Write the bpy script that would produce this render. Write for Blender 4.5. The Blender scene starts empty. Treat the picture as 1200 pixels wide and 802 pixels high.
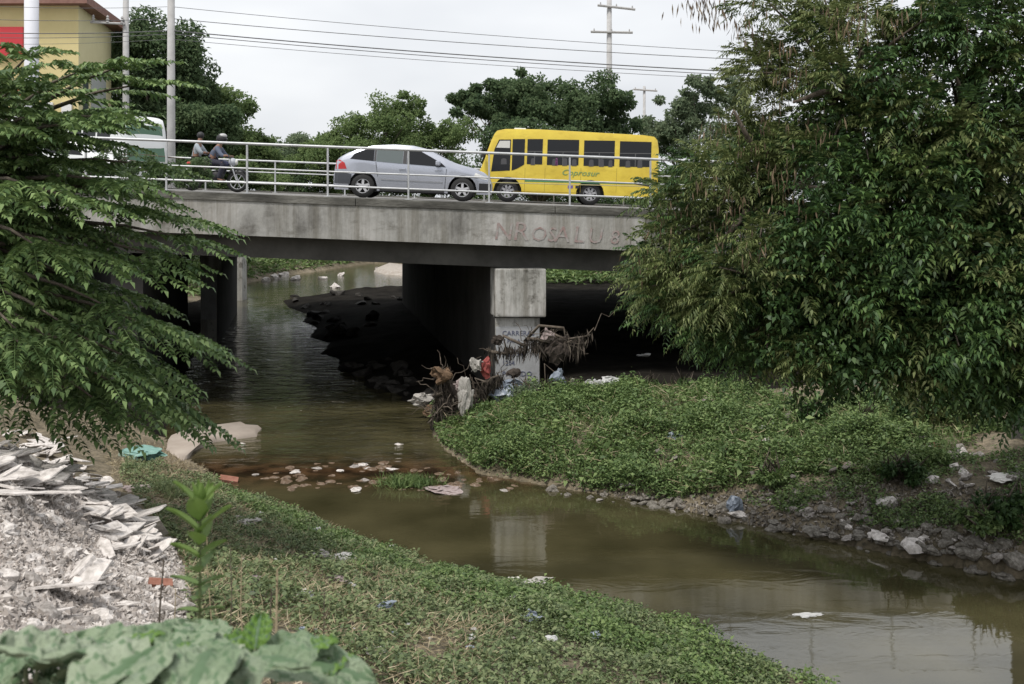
import bpy, bmesh, math, random
import numpy as np
from mathutils import Vector, Matrix, noise
random.seed(7); rng = np.random.default_rng(7)
S = bpy.context.scene
COL = S.collection
# ------------------------------------------------------------------ camera, world, sun
F = 1270.0; CX = 600.0; HY = 232.0; EYE = 5.5          # focal length in photo pixels, horizon row, eye height
cd = bpy.data.cameras.new('camera'); cam = bpy.data.objects.new('camera', cd); COL.objects.link(cam)
cam.location = (0, 0, EYE); cam.rotation_euler = (math.pi/2, 0, 0)
cd.sensor_width = 36; cd.lens = F/1200*36; cd.shift_y = -(401-HY)/1200
cd.clip_start = 0.1; cd.clip_end = 2000
cd.dof.use_dof = True; cd.dof.focus_distance = 26; cd.dof.aperture_fstop = 5.0
S.camera = cam
W = bpy.data.worlds.new('World'); S.world = W; W.use_nodes = True
nt = W.node_tree; bg = nt.nodes['Background']; bg.inputs[1].default_value = 0.086
SUN_EL, SUN_AZ = math.radians(62), math.radians(215)
sky = nt.nodes.new('ShaderNodeTexSky'); sky.sky_type = 'NISHITA'; sky.sun_disc = False
sky.sun_elevation = SUN_EL; sky.sun_rotation = SUN_AZ; sky.dust_density = 4; sky.air_density = 1.0
tc = nt.nodes.new('ShaderNodeTexCoord'); nz = nt.nodes.new('ShaderNodeTexNoise'); nz.inputs['Scale'].default_value = 2.2; nz.inputs['Detail'].default_value = 4
mp = nt.nodes.new('ShaderNodeMapping'); mp.inputs['Scale'].default_value = (1, 1, 3)
cr = nt.nodes.new('ShaderNodeValToRGB'); cr.color_ramp.elements[0].color = (6.5, 6.75, 7.2, 1); cr.color_ramp.elements[1].color = (10.2, 10.3, 10.4, 1)
cr.color_ramp.elements[0].position = .3; cr.color_ramp.elements[1].position = .7
mx = nt.nodes.new('ShaderNodeMixRGB'); mx.inputs[0].default_value = .88
L = nt.links.new
L(tc.outputs['Generated'], mp.inputs[0]); L(mp.outputs[0], nz.inputs[0]); L(nz.outputs[0], cr.inputs[0])
L(sky.outputs[0], mx.inputs[1]); L(cr.outputs[0], mx.inputs[2]); L(mx.outputs[0], bg.inputs[0])
sd = bpy.data.lights.new('sun', 'SUN'); sd.energy = 2.3; sd.angle = math.radians(11); sd.color = (1, .96, .9)
so = bpy.data.objects.new('sun', sd); COL.objects.link(so)
sdir = Vector((math.sin(SUN_AZ)*math.cos(SUN_EL), math.cos(SUN_AZ)*math.cos(SUN_EL), math.sin(SUN_EL)))   # towards the sun
so.rotation_euler = sdir.to_track_quat('Z', 'Y').to_euler()
V = S.view_settings; V.view_transform = 'Standard'; V.look = 'None'; V.exposure = 0.42; V.gamma = 1; V.use_curve_mapping = False

# ------------------------------------------------------------------ helpers
def at(px, py, Y): return Vector(((px-CX)*Y/F, Y, EYE-(py-HY)*Y/F))
def tag(o, label=None, cat=None, group=None, kind=None):
    if label: o['label'] = label
    if cat: o['category'] = cat
    if group: o['group'] = group
    if kind: o['kind'] = kind
    return o
def empty(name, loc=(0, 0, 0), rot=(0, 0, 0)):
    o = bpy.data.objects.new(name, None); COL.objects.link(o); o.location = loc; o.rotation_euler = rot; o.empty_display_size = .2; return o
def link(name, me, parent=None, loc=None):
    o = bpy.data.objects.new(name, me); COL.objects.link(o)
    if parent: o.parent = parent
    if loc is not None: o.location = loc
    return o
class MB:
    def __init__(s): s.v = []; s.f = []; s.m = []; s.mi = 0
    def add(s, vs, fs):
        n = len(s.v); s.v += [tuple(v) for v in vs]; s.f += [tuple(i+n for i in f) for f in fs]; s.m += [s.mi]*len(fs)
    def box(s, x0, x1, y0, y1, z0, z1, seg=1):
        for k in range(seg):
            a = x0+(x1-x0)*k/seg; b = x0+(x1-x0)*(k+1)/seg
            v = [(a,y0,z0),(b,y0,z0),(b,y1,z0),(a,y1,z0),(a,y0,z1),(b,y0,z1),(b,y1,z1),(a,y1,z1)]
            f = [(0,3,2,1),(4,5,6,7),(0,1,5,4),(2,3,7,6)]
            if k == 0: f.append((3,0,4,7))
            if k == seg-1: f.append((1,2,6,5))
            s.add(v, f)
    def tube(s, pts, r, n=8, cap=True):
        pts = [Vector(p) for p in pts]; rs = r if hasattr(r, '__len__') else [r]*len(pts)
        rings = []; up = Vector((0.13, .31, .94))
        for i, p in enumerate(pts):
            d = (pts[min(i+1, len(pts)-1)]-pts[max(i-1, 0)]).normalized()
            a = d.cross(up)
            if a.length < .05: a = d.cross(Vector((1, 0, 0)))
            a.normalize(); b = d.cross(a)
            rings.append([p+(a*math.cos(t)+b*math.sin(t))*rs[i] for t in [2*math.pi*k/n for k in range(n)]])
        v = [q for R in rings for q in R]; f = []
        for i in range(len(pts)-1):
            for k in range(n):
                k2 = (k+1) % n; f.append((i*n+k, i*n+k2, (i+1)*n+k2, (i+1)*n+k))
        if cap: f.append(tuple(range(n))[::-1]); f.append(tuple((len(pts)-1)*n+k for k in range(n)))
        s.add(v, f)
    def lathe(s, prof, axis='y', n=24, c=(0, 0, 0)):       # prof: (r, h)
        v = []; f = []
        for r, h in prof:
            for k in range(n):
                t = 2*math.pi*k/n; a, b = r*math.cos(t), r*math.sin(t)
                p = {'y': (a, h, b), 'z': (a, b, h), 'x': (h, a, b)}[axis]
                v.append((p[0]+c[0], p[1]+c[1], p[2]+c[2]))
        for i in range(len(prof)-1):
            for k in range(n): f.append((i*n+k, i*n+(k+1) % n, (i+1)*n+(k+1) % n, (i+1)*n+k))
        s.add(v, f)
    def build(s, name, mats, parent=None, warp=None, smooth=False, loc=None, bevel=0):
        v = [warp(*p) for p in s.v] if warp else s.v
        me = bpy.data.meshes.new(name); me.from_pydata([tuple(p) for p in v], [], s.f)
        mats = mats if isinstance(mats, (list, tuple)) else [mats]
        for m in mats: me.materials.append(m)
        if len(mats) > 1: me.polygons.foreach_set('material_index', s.m)
        me.validate()
        bm = bmesh.new(); bm.from_mesh(me); bmesh.ops.recalc_face_normals(bm, faces=bm.faces)
        if bevel:
            bmesh.ops.remove_doubles(bm, verts=bm.verts, dist=1e-5)
            bmesh.ops.bevel(bm, geom=[e for e in bm.edges if len(e.link_faces) == 2 and e.calc_face_angle(0) > .6], offset=bevel, segments=2, affect='EDGES', profile=.6)
        bm.to_mesh(me); bm.free()
        if smooth: me.polygons.foreach_set('use_smooth', [True]*len(me.polygons))
        me.update()
        return link(name, me, parent, loc)
def np_mesh(name, verts, k, mat, parent=None, mats=None, mi=None, smooth=False):   # verts (N*k,3) with k verts per face
    n = len(verts)//k
    me = bpy.data.meshes.new(name); me.vertices.add(n*k); me.vertices.foreach_set('co', np.ascontiguousarray(verts, dtype=np.float32).ravel())
    me.loops.add(n*k); me.loops.foreach_set('vertex_index', np.arange(n*k, dtype=np.int32))
    me.polygons.add(n); me.polygons.foreach_set('loop_start', np.arange(0, n*k, k, dtype=np.int32)); me.polygons.foreach_set('loop_total', np.full(n, k, dtype=np.int32))
    for m in (mats or [mat]): me.materials.append(m)
    if mi is not None: me.polygons.foreach_set('material_index', mi.astype(np.int32))
    me.update(calc_edges=True)
    return link(name, me, parent)
def unit(a): return a/np.maximum(np.linalg.norm(a, axis=-1, keepdims=True), 1e-9)
def leaves(P, D, N, Ln, Wd, bend=.15):
    """Each leaf two quads folded along the midrib: P base, D direction, N normal, length, width"""
    D = unit(D); Sd = unit(np.cross(D, N)); N = np.cross(Sd, D)
    Ln = np.asarray(Ln).reshape(-1, 1)*np.ones((len(P), 1)); Wd = np.asarray(Wd).reshape(-1, 1)*np.ones((len(P), 1))
    mid = P+D*Ln*.45+N*Ln*bend*.4; tip = P+D*Ln-N*Ln*bend
    a = mid+Sd*Wd*.5+N*Wd*.12; b = mid-Sd*Wd*.5+N*Wd*.12
    return np.stack([P, a, tip, b], 1).reshape(-1, 3)
def rand_unit(n): return unit(rng.normal(size=(n, 3)))

# ------------------------------------------------------------------ materials
def M(name, col, rough=.7, var=None, scale=4, detail=4, bump=0, bscale=None, metal=0, spec=.5, stretch=None, island=0, trans=0, emit=None, alpha=None, ramp=(.35, .65)):
    m = bpy.data.materials.new(name); m.use_nodes = True; t = m.node_tree; p = t.nodes['Principled BSDF']; k = t.links.new
    p.inputs['Base Color'].default_value = (*col, 1); p.inputs['Roughness'].default_value = rough; p.inputs['Metallic'].default_value = metal; p.inputs['Specular IOR Level'].default_value = spec
    tcn = t.nodes.new('ShaderNodeTexCoord'); vec = tcn.outputs['Object']
    if stretch:
        mm = t.nodes.new('ShaderNodeMapping'); mm.inputs['Scale'].default_value = stretch; k(vec, mm.inputs[0]); vec = mm.outputs[0]
    out = None
    if var:
        n = t.nodes.new('ShaderNodeTexNoise'); n.inputs['Scale'].default_value = scale; n.inputs['Detail'].default_value = detail; n.inputs['Roughness'].default_value = .65; k(vec, n.inputs[0])
        r = t.nodes.new('ShaderNodeValToRGB'); r.color_ramp.elements[0].position = ramp[0]; r.color_ramp.elements[1].position = ramp[1]
        cols = [col]+list(var)
        r.color_ramp.elements[0].color = (*cols[0], 1); r.color_ramp.elements[1].color = (*cols[-1], 1)
        for i, c in enumerate(cols[1:-1]):
            e = r.color_ramp.elements.new(ramp[0]+(ramp[1]-ramp[0])*(i+1)/(len(cols)-1)); e.color = (*c, 1)
        src = n.outputs[0]
        if island:
            g = t.nodes.new('ShaderNodeNewGeometry'); mi = t.nodes.new('ShaderNodeMix'); mi.inputs[0].default_value = island
            k(n.outputs[0], mi.inputs[2]); k(g.outputs['Random Per Island'], mi.inputs[3]); src = mi.outputs[0]
        k(src, r.inputs[0]); out = r.outputs[0]; k(out, p.inputs['Base Color'])
    if bump:
        n2 = t.nodes.new('ShaderNodeTexNoise'); n2.inputs['Scale'].default_value = bscale or scale*4; n2.inputs['Detail'].default_value = 5; k(vec, n2.inputs[0])
        b = t.nodes.new('ShaderNodeBump'); b.inputs['Strength'].default_value = bump; b.inputs['Distance'].default_value = .05; k(n2.outputs[0], b.inputs['Height']); k(b.outputs[0], p.inputs['Normal'])
    if trans:
        tr = t.nodes.new('ShaderNodeBsdfTranslucent'); ms = t.nodes.new('ShaderNodeMixShader'); ms.inputs[0].default_value = trans
        tr.inputs[0].default_value = (*[min(1, c*1.5) for c in col], 1)
        if out: k(out, tr.inputs[0])
        k(p.outputs[0], ms.inputs[1]); k(tr.outputs[0], ms.inputs[2]); k(ms.outputs[0], t.nodes['Material Output'].inputs[0])
    if emit: p.inputs['Emission Color'].default_value = (*emit, 1); p.inputs['Emission Strength'].default_value = 1
    return m
leafL = M('leaf_frond', (.06,.11,.04), .5, [(.13,.205,.07),(.23,.32,.12)], 1.2, island=.5, trans=.25, spec=.35, ramp=(.25,.75))
leafR = M('leaf_feathery', (.03,.058,.018), .55, [(.07,.112,.032),(.145,.19,.058)], .6, spec=.3, island=.45, trans=.22, ramp=(.25,.75))
leafV = M('leaf_broad', (.025,.055,.018), .5, [(.045,.09,.028),(.08,.14,.04)], .8, island=.4, trans=.2, spec=.3, ramp=(.25,.75))
leafD = M('leaf_far_dark', (.07,.115,.06), .8, [(.11,.165,.08),(.16,.22,.11)], .5, island=.4, trans=.48, spec=.15, ramp=(.3,.7))  # far leaf colours, this and the next two, lightened in place of haze
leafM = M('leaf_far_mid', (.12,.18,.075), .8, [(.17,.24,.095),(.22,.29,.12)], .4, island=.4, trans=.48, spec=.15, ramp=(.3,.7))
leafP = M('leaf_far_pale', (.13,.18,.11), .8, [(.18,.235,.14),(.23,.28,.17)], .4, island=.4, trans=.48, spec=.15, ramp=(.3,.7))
weedN = M('weed_leaf', (.08,.115,.05), .6, [(.145,.195,.08),(.25,.29,.14)], 1.3, island=.5, trans=.25, ramp=(.25,.75))
weedB = M('weed_bright', (.065,.115,.035), .6, [(.125,.195,.06),(.21,.285,.10)], 1.1, island=.5, trans=.25, ramp=(.25,.75))
straw = M('dry_straw', (.20,.16,.09), .8, [(.34,.28,.17),(.45,.38,.26)], 2, island=.6, ramp=(.25,.75))
pod = M('seed_pod', (.06,.04,.025), .7, [(.12,.08,.045),(.2,.15,.09)], 2, island=.7, ramp=(.2,.8))
bark = M('bark', (.07,.055,.04), .9, [(.14,.115,.09)], 6, bump=.6, stretch=(1,1,.25))
barkP = M('bark_pale', (.16,.14,.12), .9, [(.28,.25,.21)], 6, bump=.5, stretch=(1,1,.25))
conc = M('concrete_weathered', (.13,.125,.115), .9, [(.33,.325,.305),(.43,.42,.40)], .9, 8, bump=.25, bscale=14, stretch=(.9,.9,.55), ramp=(.3,.62))
def streaks(m, st=(2.4,2.4,.13), lo=.42, a=.38, b=.56, sc=1.0):
    t = m.node_tree; p = t.nodes['Principled BSDF']; src = p.inputs['Base Color'].links[0].from_socket; k = t.links.new
    c = t.nodes.new('ShaderNodeTexCoord'); mm = t.nodes.new('ShaderNodeMapping'); mm.inputs['Scale'].default_value = st; k(c.outputs['Object'], mm.inputs[0])
    n = t.nodes.new('ShaderNodeTexNoise'); n.inputs['Scale'].default_value = sc; n.inputs['Detail'].default_value = 7; n.inputs['Roughness'].default_value = .7; k(mm.outputs[0], n.inputs[0])
    r = t.nodes.new('ShaderNodeValToRGB'); r.color_ramp.elements[0].position = a; r.color_ramp.elements[1].position = b; r.color_ramp.elements[0].color = (lo, lo*.97, lo*.9, 1); r.color_ramp.elements[1].color = (1,1,1,1); k(n.outputs[0], r.inputs[0])
    x = t.nodes.new('ShaderNodeMixRGB'); x.blend_type = 'MULTIPLY'; x.inputs[0].default_value = 1; k(src, x.inputs[1]); k(r.outputs[0], x.inputs[2]); k(x.outputs[0], p.inputs['Base Color'])
streaks(conc, lo=.6); streaks(conc, (.7,.7,1.6), .5, .30, .45, 1.1)
concS = M('concrete_girder', (.05,.048,.044), .95, [(.10,.096,.088)], .8, 6, bump=.2, bscale=10)  # deck and front girder concrete, darkened towards the under-bridge shade
concD = M('concrete_shade_dark', (.03,.029,.027), .95, [(.055,.053,.05)], .8, 6, bump=.2, bscale=10, spec=.2)  # darkest concrete copy, with the shade under the bridges painted in
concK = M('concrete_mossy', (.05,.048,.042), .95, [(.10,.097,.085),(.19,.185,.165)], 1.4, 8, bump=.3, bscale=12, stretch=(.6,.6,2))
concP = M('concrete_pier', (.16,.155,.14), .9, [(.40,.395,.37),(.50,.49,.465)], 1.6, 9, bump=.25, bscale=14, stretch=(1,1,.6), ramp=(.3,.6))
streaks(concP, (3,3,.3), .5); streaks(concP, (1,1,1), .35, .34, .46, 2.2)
plast = M('painted_plaster', (.30,.305,.31), .8, [(.42,.43,.44)], 3, 8, bump=.1)
asph = M('asphalt', (.16,.155,.15), .9, [(.22,.215,.205)], 1.5, 8, bump=.2, bscale=30)
pave = M('pavement_concrete', (.33,.32,.30), .9, [(.42,.41,.39)], 1.5, 8, bump=.1)
galv = M('galvanised_rail', (.42,.43,.44), .45, [(.55,.56,.57)], 4, metal=.35)
white = M('white_paint', (.75,.75,.74), .5)
rubbleM = M('broken_plaster', (.28,.25,.225), .85, [(.47,.435,.405),(.68,.635,.60)], 2.2, 7, bump=.3, bscale=16, ramp=(.3,.6))
rubbleG = M('grey_rubble', (.20,.18,.16), .9, [(.32,.29,.265),(.50,.465,.435)], 3, 7, bump=.5, bscale=18)
rockM = M('river_rock', (.09,.08,.065), .85, [(.17,.155,.13),(.27,.25,.22)], 3, 7, bump=.5, bscale=14)
rockW = M('wet_stone', (.07,.042,.025), .35, [(.14,.09,.055),(.27,.22,.17)], 3, 6, bump=.3, bscale=14)
rust = M('brick_red', (.20,.08,.05), .9, [(.30,.14,.10)], 12)
soil = None
def terrain_mat():
    m = bpy.data.materials.new('bank_soil'); m.use_nodes = True; t = m.node_tree; p = t.nodes['Principled BSDF']; k = t.links.new; p.inputs['Roughness'].default_value = .95
    tcn = t.nodes.new('ShaderNodeTexCoord')
    def nn(s, d=6):
        n = t.nodes.new('ShaderNodeTexNoise'); n.inputs['Scale'].default_value = s; n.inputs['Detail'].default_value = d; n.inputs['Roughness'].default_value = .7; k(tcn.outputs['Object'], n.inputs[0]); return n
    a = nn(.7); b = nn(9, 8)
    r = t.nodes.new('ShaderNodeValToRGB'); e = r.color_ramp.elements
    e[0].position = .32; e[0].color = (.10,.085,.055,1); e[1].position = .68; e[1].color = (.26,.22,.165,1)
    e.new(.5).color = (.17,.145,.10,1)
    r2 = t.nodes.new('ShaderNodeValToRGB'); r2.color_ramp.elements[0].position = .35; r2.color_ramp.elements[0].color = (.45,.45,.42,1); r2.color_ramp.elements[1].position = .65; r2.color_ramp.elements[1].color = (1.35,1.3,1.25,1)
    mm = t.nodes.new('ShaderNodeMixRGB'); mm.blend_type = 'MULTIPLY'; mm.inputs[0].default_value = 1
    k(a.outputs[0], r.inputs[0]); k(b.outputs[0], r2.inputs[0]); k(r.outputs[0], mm.inputs[1]); k(r2.outputs[0], mm.inputs[2]); k(mm.outputs[0], p.inputs['Base Color'])
    bp = t.nodes.new('ShaderNodeBump'); bp.inputs['Strength'].default_value = .8; bp.inputs['Distance'].default_value = .06; k(b.outputs[0], bp.inputs['Height']); k(bp.outputs[0], p.inputs['Normal'])
    return m
soil = terrain_mat()

# ------------------------------------------------------------------ ground heights
LE = np.array([(40,-30),(25,-12),(14,0),(10,5),(6.2,9),(3.47,12.25),(2.46,13.6),(1.82,14.46),(.48,15.25),(-1.01,16.1),(-2.8,17.8),(-3.73,19),(-5.3,20.4),(-6.4,22.3),(-7.7,24.25),(-8.6,27),(-11.6,40),(-15.3,58),(-17.5,66),(-16.5,75),(-13.8,84),(-11.5,92)], float)
RE = np.array([(60,-24),(40,-5),(25,5),(15,10.5),(10,13.8),(7.4,15.6),(6.4,16.3),(5.4,17.1),(3.76,18.4),(2.46,19.5),(.65,20.7),(-.68,21.6),(-1.6,24),(-1.95,26),(-2.2,28.4),(-3.0,29.3),(-3.2,30.4),(-4.3,31.4),(-4.6,33.4),(-5.6,34.4),(-5.9,37),(-6.8,38.2),(-6.9,41.0),(-8.0,42.6),(-8.3,46),(-9.3,48),(-9.6,51),(-11.3,54.5),(-12.3,58),(-9,61.5),(-5,63.5),(-3.5,68),(-6,76),(-8.5,84),(-9.5,92)], float)
POLY = np.vstack([LE, RE[::-1]])
def dist_pl(x, y, pl):
    d = np.full(x.shape, 1e9)
    for (ax, ay), (bx, by) in zip(pl[:-1], pl[1:]):
        dx, dy = bx-ax, by-ay; t = np.clip(((x-ax)*dx+(y-ay)*dy)/(dx*dx+dy*dy), 0, 1)
        d = np.minimum(d, np.hypot(x-ax-t*dx, y-ay-t*dy))
    return d
def inside(x, y, P):
    c = np.zeros(x.shape, bool); j = len(P)-1
    for i in range(len(P)):
        xi, yi = P[i]; xj, yj = P[j]
        if yi != yj: c ^= ((yi > y) != (yj > y)) & (x < (xj-xi)*(y-yi)/(yj-yi)+xi)
        j = i
    return c
def ss(a, b, x): t = np.clip((x-a)/(b-a), 0, 1); return t*t*(3-2*t)
_ph = rng.uniform(0, 6.28, (24, 2)); _an = rng.uniform(0, 6.28, 24)
def fb(x, y, lo=.4, n=12):
    z = 0
    for i in range(n):
        f = lo*1.38**i; z = z+np.sin((x*math.cos(_an[i])+y*math.sin(_an[i]))*f*2+_ph[i, 0])*np.cos((y*math.cos(_an[i])-x*math.sin(_an[i]))*f*1.7+_ph[i, 1])/1.3**i
    return z/3
def gz(x, y):
    x = np.asarray(x, float); y = np.asarray(y, float)
    wob = .12*fb(x, y, 1.2)
    dL, dR = dist_pl(x, y, LE)+wob, dist_pl(x, y, RE)+wob
    ins = inside(x, y, POLY); left = dL < dR
    gl = 3.9*np.clip(dL/11, 0, 1.05)**1.15 + .75*ss(-2.8, -5.5, x)*ss(3, 6, y)*ss(15, 11, y) + .7*ss(7, 2, y)*ss(4, -1, x)*ss(6, 9, dL)
    gl = np.minimum(gl, 4.6)
    under = ss(24, 27, y)*ss(61, 58, y)
    gl = gl*(1-under)+under*(.5*(1-np.exp(-np.abs(dL)/1.5)))
    emb = ss(-15.2, -16.2, x+.2*(y-27))*ss(22, 26.8, y)*ss(66, 58, y)
    gl = np.maximum(gl, emb*5.0)
    farl = np.minimum(.32*dL+.1, 3.2)
    far = ss(58, 62, y); gl = np.where(emb > 0, gl, gl*(1-far)+farl*far)
    gr = 1.05*(1-np.exp(-np.abs(dR)/2.0))+.07*np.clip(x-4, 0, 6)
    gr = gr*(1-under)+under*(.45*(1-np.exp(-np.abs(dR)/1.5))+.5*ss(-3, 2, x))
    embr = ss(11.6, 13.2, x)*ss(17, 21, y)*ss(66, 58, y); gr = np.maximum(gr, embr*4.6)
    gr = gr*(1-far)+far*np.maximum(np.minimum(.3+.1*dR, 3.0), embr*4.6)
    z = np.where(left, gl, gr)+.05*fb(x, y, .9)*np.clip(np.minimum(dL, dR)/1, 0, 1)*3*(1-.6*under)
    z = np.maximum(z, .015*np.clip(np.minimum(dL, dR), -1, 1))
    z = np.where(ins, -.06-.3*ss(0, 1.6, np.minimum(dL, dR)), z)
    endf = ss(93, 100, y); z = z*(1-endf)+endf*(2.0+.02*(y-93).clip(0, 60))
    return z
def g1(x, y): return float(gz(np.array([x]), np.array([y]))[0])
def hit(px, py, lo=2.0, hi=95):
    Y = np.arange(lo, hi, .03); X = (px-CX)*Y/F; Z = EYE-(py-HY)*Y/F
    h = np.maximum(gz(X, Y), 0); i = np.argmax(Z <= h)
    return Vector((X[i], Y[i], h[i]))
def in_px(x, y, z, poly):
    return inside(CX+x*F/y, HY+(EYE-z)*F/y, np.array(poly, float))

# terrain sheet
xs = np.concatenate([np.linspace(-400,-40,16)[:-1], np.arange(-40,-14,.8), np.arange(-14,13,.11), np.arange(13,40,.8), np.linspace(40,400,16)])
ys = np.concatenate([np.linspace(-60,1,20)[:-1], np.arange(1,28,.11), np.arange(28,100,.35), np.linspace(100,600,20)])
XX, YY = np.meshgrid(xs, ys); ZZ = gz(XX, YY); nx, ny = len(xs), len(ys)
me = bpy.data.meshes.new('ground'); me.vertices.add(nx*ny); me.vertices.foreach_set('co', np.stack([XX, YY, ZZ], -1).astype(np.float32).ravel())
idx = np.arange(nx*ny).reshape(ny, nx); q = np.stack([idx[:-1,:-1], idx[:-1,1:], idx[1:,1:], idx[1:,:-1]], -1).reshape(-1, 4)
me.loops.add(q.size); me.loops.foreach_set('vertex_index', q.ravel().astype(np.int32)); me.polygons.add(len(q)); me.polygons.foreach_set('loop_start', np.arange(0, q.size, 4, dtype=np.int32)); me.polygons.foreach_set('loop_total', np.full(len(q), 4, np.int32))
me.polygons.foreach_set('use_smooth', [True]*len(q)); me.materials.append(soil)
shadem = M('ground_shade_dark', (.010,.009,.008), .85, [(.022,.02,.017)], 1.2, bump=.6, spec=.02); me.materials.append(shadem)  # near-black ground under the bridges: their shade is put into the colour
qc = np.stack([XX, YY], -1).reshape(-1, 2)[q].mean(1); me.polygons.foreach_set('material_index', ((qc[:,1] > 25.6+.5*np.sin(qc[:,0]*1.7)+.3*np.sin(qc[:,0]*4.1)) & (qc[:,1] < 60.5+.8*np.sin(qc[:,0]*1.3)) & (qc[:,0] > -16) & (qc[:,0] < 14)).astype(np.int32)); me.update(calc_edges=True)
tag(link('ground', me), kind='structure')
# water
def water_mat():
    m = bpy.data.materials.new('murky_water'); m.use_nodes = True; t = m.node_tree; p = t.nodes['Principled BSDF']; k = t.links.new
    p.inputs['Roughness'].default_value = .035; p.inputs['IOR'].default_value = 1.85
    tcn = t.nodes.new('ShaderNodeTexCoord'); sp = t.nodes.new('ShaderNodeSeparateXYZ'); k(tcn.outputs['Object'], sp.inputs[0])
    n = t.nodes.new('ShaderNodeTexNoise'); n.inputs['Scale'].default_value = .55; n.inputs['Detail'].default_value = 5
    k(tcn.outputs['Object'], n.inputs[0])
    r = t.nodes.new('ShaderNodeValToRGB'); e = r.color_ramp.elements; e[0].position = .35; e[0].color = (.034,.031,.014,1); e[1].position = .68; e[1].color = (.078,.069,.034,1)
    k(n.outputs[0], r.inputs[0])
    # reddish brown stretch of shallow bed around the riffle
    mr = t.nodes.new('ShaderNodeMapRange'); mr.inputs[1].default_value = 0; mr.inputs[2].default_value = 1.7; mr.inputs[3].default_value = 1; mr.inputs[4].default_value = 0
    ab = t.nodes.new('ShaderNodeMath'); ab.operation = 'SUBTRACT'; ab.inputs[1].default_value = 21.8; k(sp.outputs[1], ab.inputs[0])
    ab2 = t.nodes.new('ShaderNodeMath'); ab2.operation = 'ABSOLUTE'; k(ab.outputs[0], ab2.inputs[0]); k(ab2.outputs[0], mr.inputs[0])
    n3 = t.nodes.new('ShaderNodeTexNoise'); n3.inputs['Scale'].default_value = 2.2; n3.inputs['Detail'].default_value = 7; k(tcn.outputs['Object'], n3.inputs[0])
    r3 = t.nodes.new('ShaderNodeValToRGB'); f = r3.color_ramp.elements; f[0].position = .4; f[0].color = (.02,.012,.007,1); f[1].position = .62; f[1].color = (.09,.05,.025,1); k(n3.outputs[0], r3.inputs[0])
    mx = t.nodes.new('ShaderNodeMixRGB'); k(mr.outputs[0], mx.inputs[0]); k(r.outputs[0], mx.inputs[1]); k(r3.outputs[0], mx.inputs[2]); k(mx.outputs[0], p.inputs['Base Color'])
    # ripples: stronger in the fast stretch under the bridge
    mr2 = t.nodes.new('ShaderNodeMapRange'); mr2.interpolation_type = 'SMOOTHSTEP'; mr2.inputs[1].default_value = 20; mr2.inputs[2].default_value = 30; mr2.inputs[3].default_value = .014; mr2.inputs[4].default_value = .9; k(sp.outputs[1], mr2.inputs[0])
    mr3 = t.nodes.new('ShaderNodeMapRange'); mr3.interpolation_type = 'SMOOTHSTEP'; mr3.inputs[1].default_value = 40; mr3.inputs[2].default_value = 50; mr3.inputs[3].default_value = 1; mr3.inputs[4].default_value = .12; k(sp.outputs[1], mr3.inputs[0])
    mu = t.nodes.new('ShaderNodeMath'); mu.operation = 'MULTIPLY'; k(mr2.outputs[0], mu.inputs[0]); k(mr3.outputs[0], mu.inputs[1])
    map_ = t.nodes.new('ShaderNodeMapping'); map_.inputs['Scale'].default_value = (.8, 1.7, 1); k(tcn.outputs['Object'], map_.inputs[0])
    n2 = t.nodes.new('ShaderNodeTexNoise'); n2.inputs['Scale'].default_value = 1.5; n2.inputs['Detail'].default_value = 5; n2.inputs['Distortion'].default_value = 1.0; k(map_.outputs[0], n2.inputs[0])
    b = t.nodes.new('ShaderNodeBump'); b.inputs['Distance'].default_value = .26; k(mu.outputs[0], b.inputs['Strength']); k(n2.outputs[0], b.inputs['Height']); k(b.outputs[0], p.inputs['Normal'])
    return m
mb = MB(); mb.add([(-60,-40,0),(90,-40,0),(90,97,0),(-60,97,0)], [(0,1,2,3)]); tag(mb.build('water', water_mat()), kind='structure')
# pale silt bar at the left water edge
def patch(name, pxpoly, z, mat, thick=.08, Y=None):
    pts = [hit(a, b) for a, b in pxpoly] if Y is None else [at(a, b, Y) for a, b in pxpoly]
    c = sum(pts, Vector())/len(pts); m = MB(); n = len(pts)
    ring = []
    for i in range(n):
        for s_ in (0, .5):
            p = pts[i].lerp(pts[(i+1) % n], s_); ring.append(p+Vector((random.uniform(-.07,.07), random.uniform(-.1,.1), 0)))
    n = len(ring)
    v = [(p.x, p.y, -.03) for p in ring]+[(p.x*.9+c.x*.1, p.y*.9+c.y*.1, z) for p in ring]+[(c.x, c.y, z+thick*.4)]
    f = [(i, (i+1) % n, n+(i+1) % n, n+i) for i in range(n)]+[(n+i, n+(i+1) % n, 2*n) for i in range(n)]
    m.add(v, f); return m.build(name, mat, smooth=True)
sandm = M('pale_silt', (.30,.25,.21), .9, [(.38,.33,.28)], 1.5, bump=.2)
b_ = patch('silt_bar', [(192,528),(196,515),(232,503),(285,498),(306,503),(300,511),(255,518),(228,530),(214,541)], .1, sandm); tag(b_, kind='structure')

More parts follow.
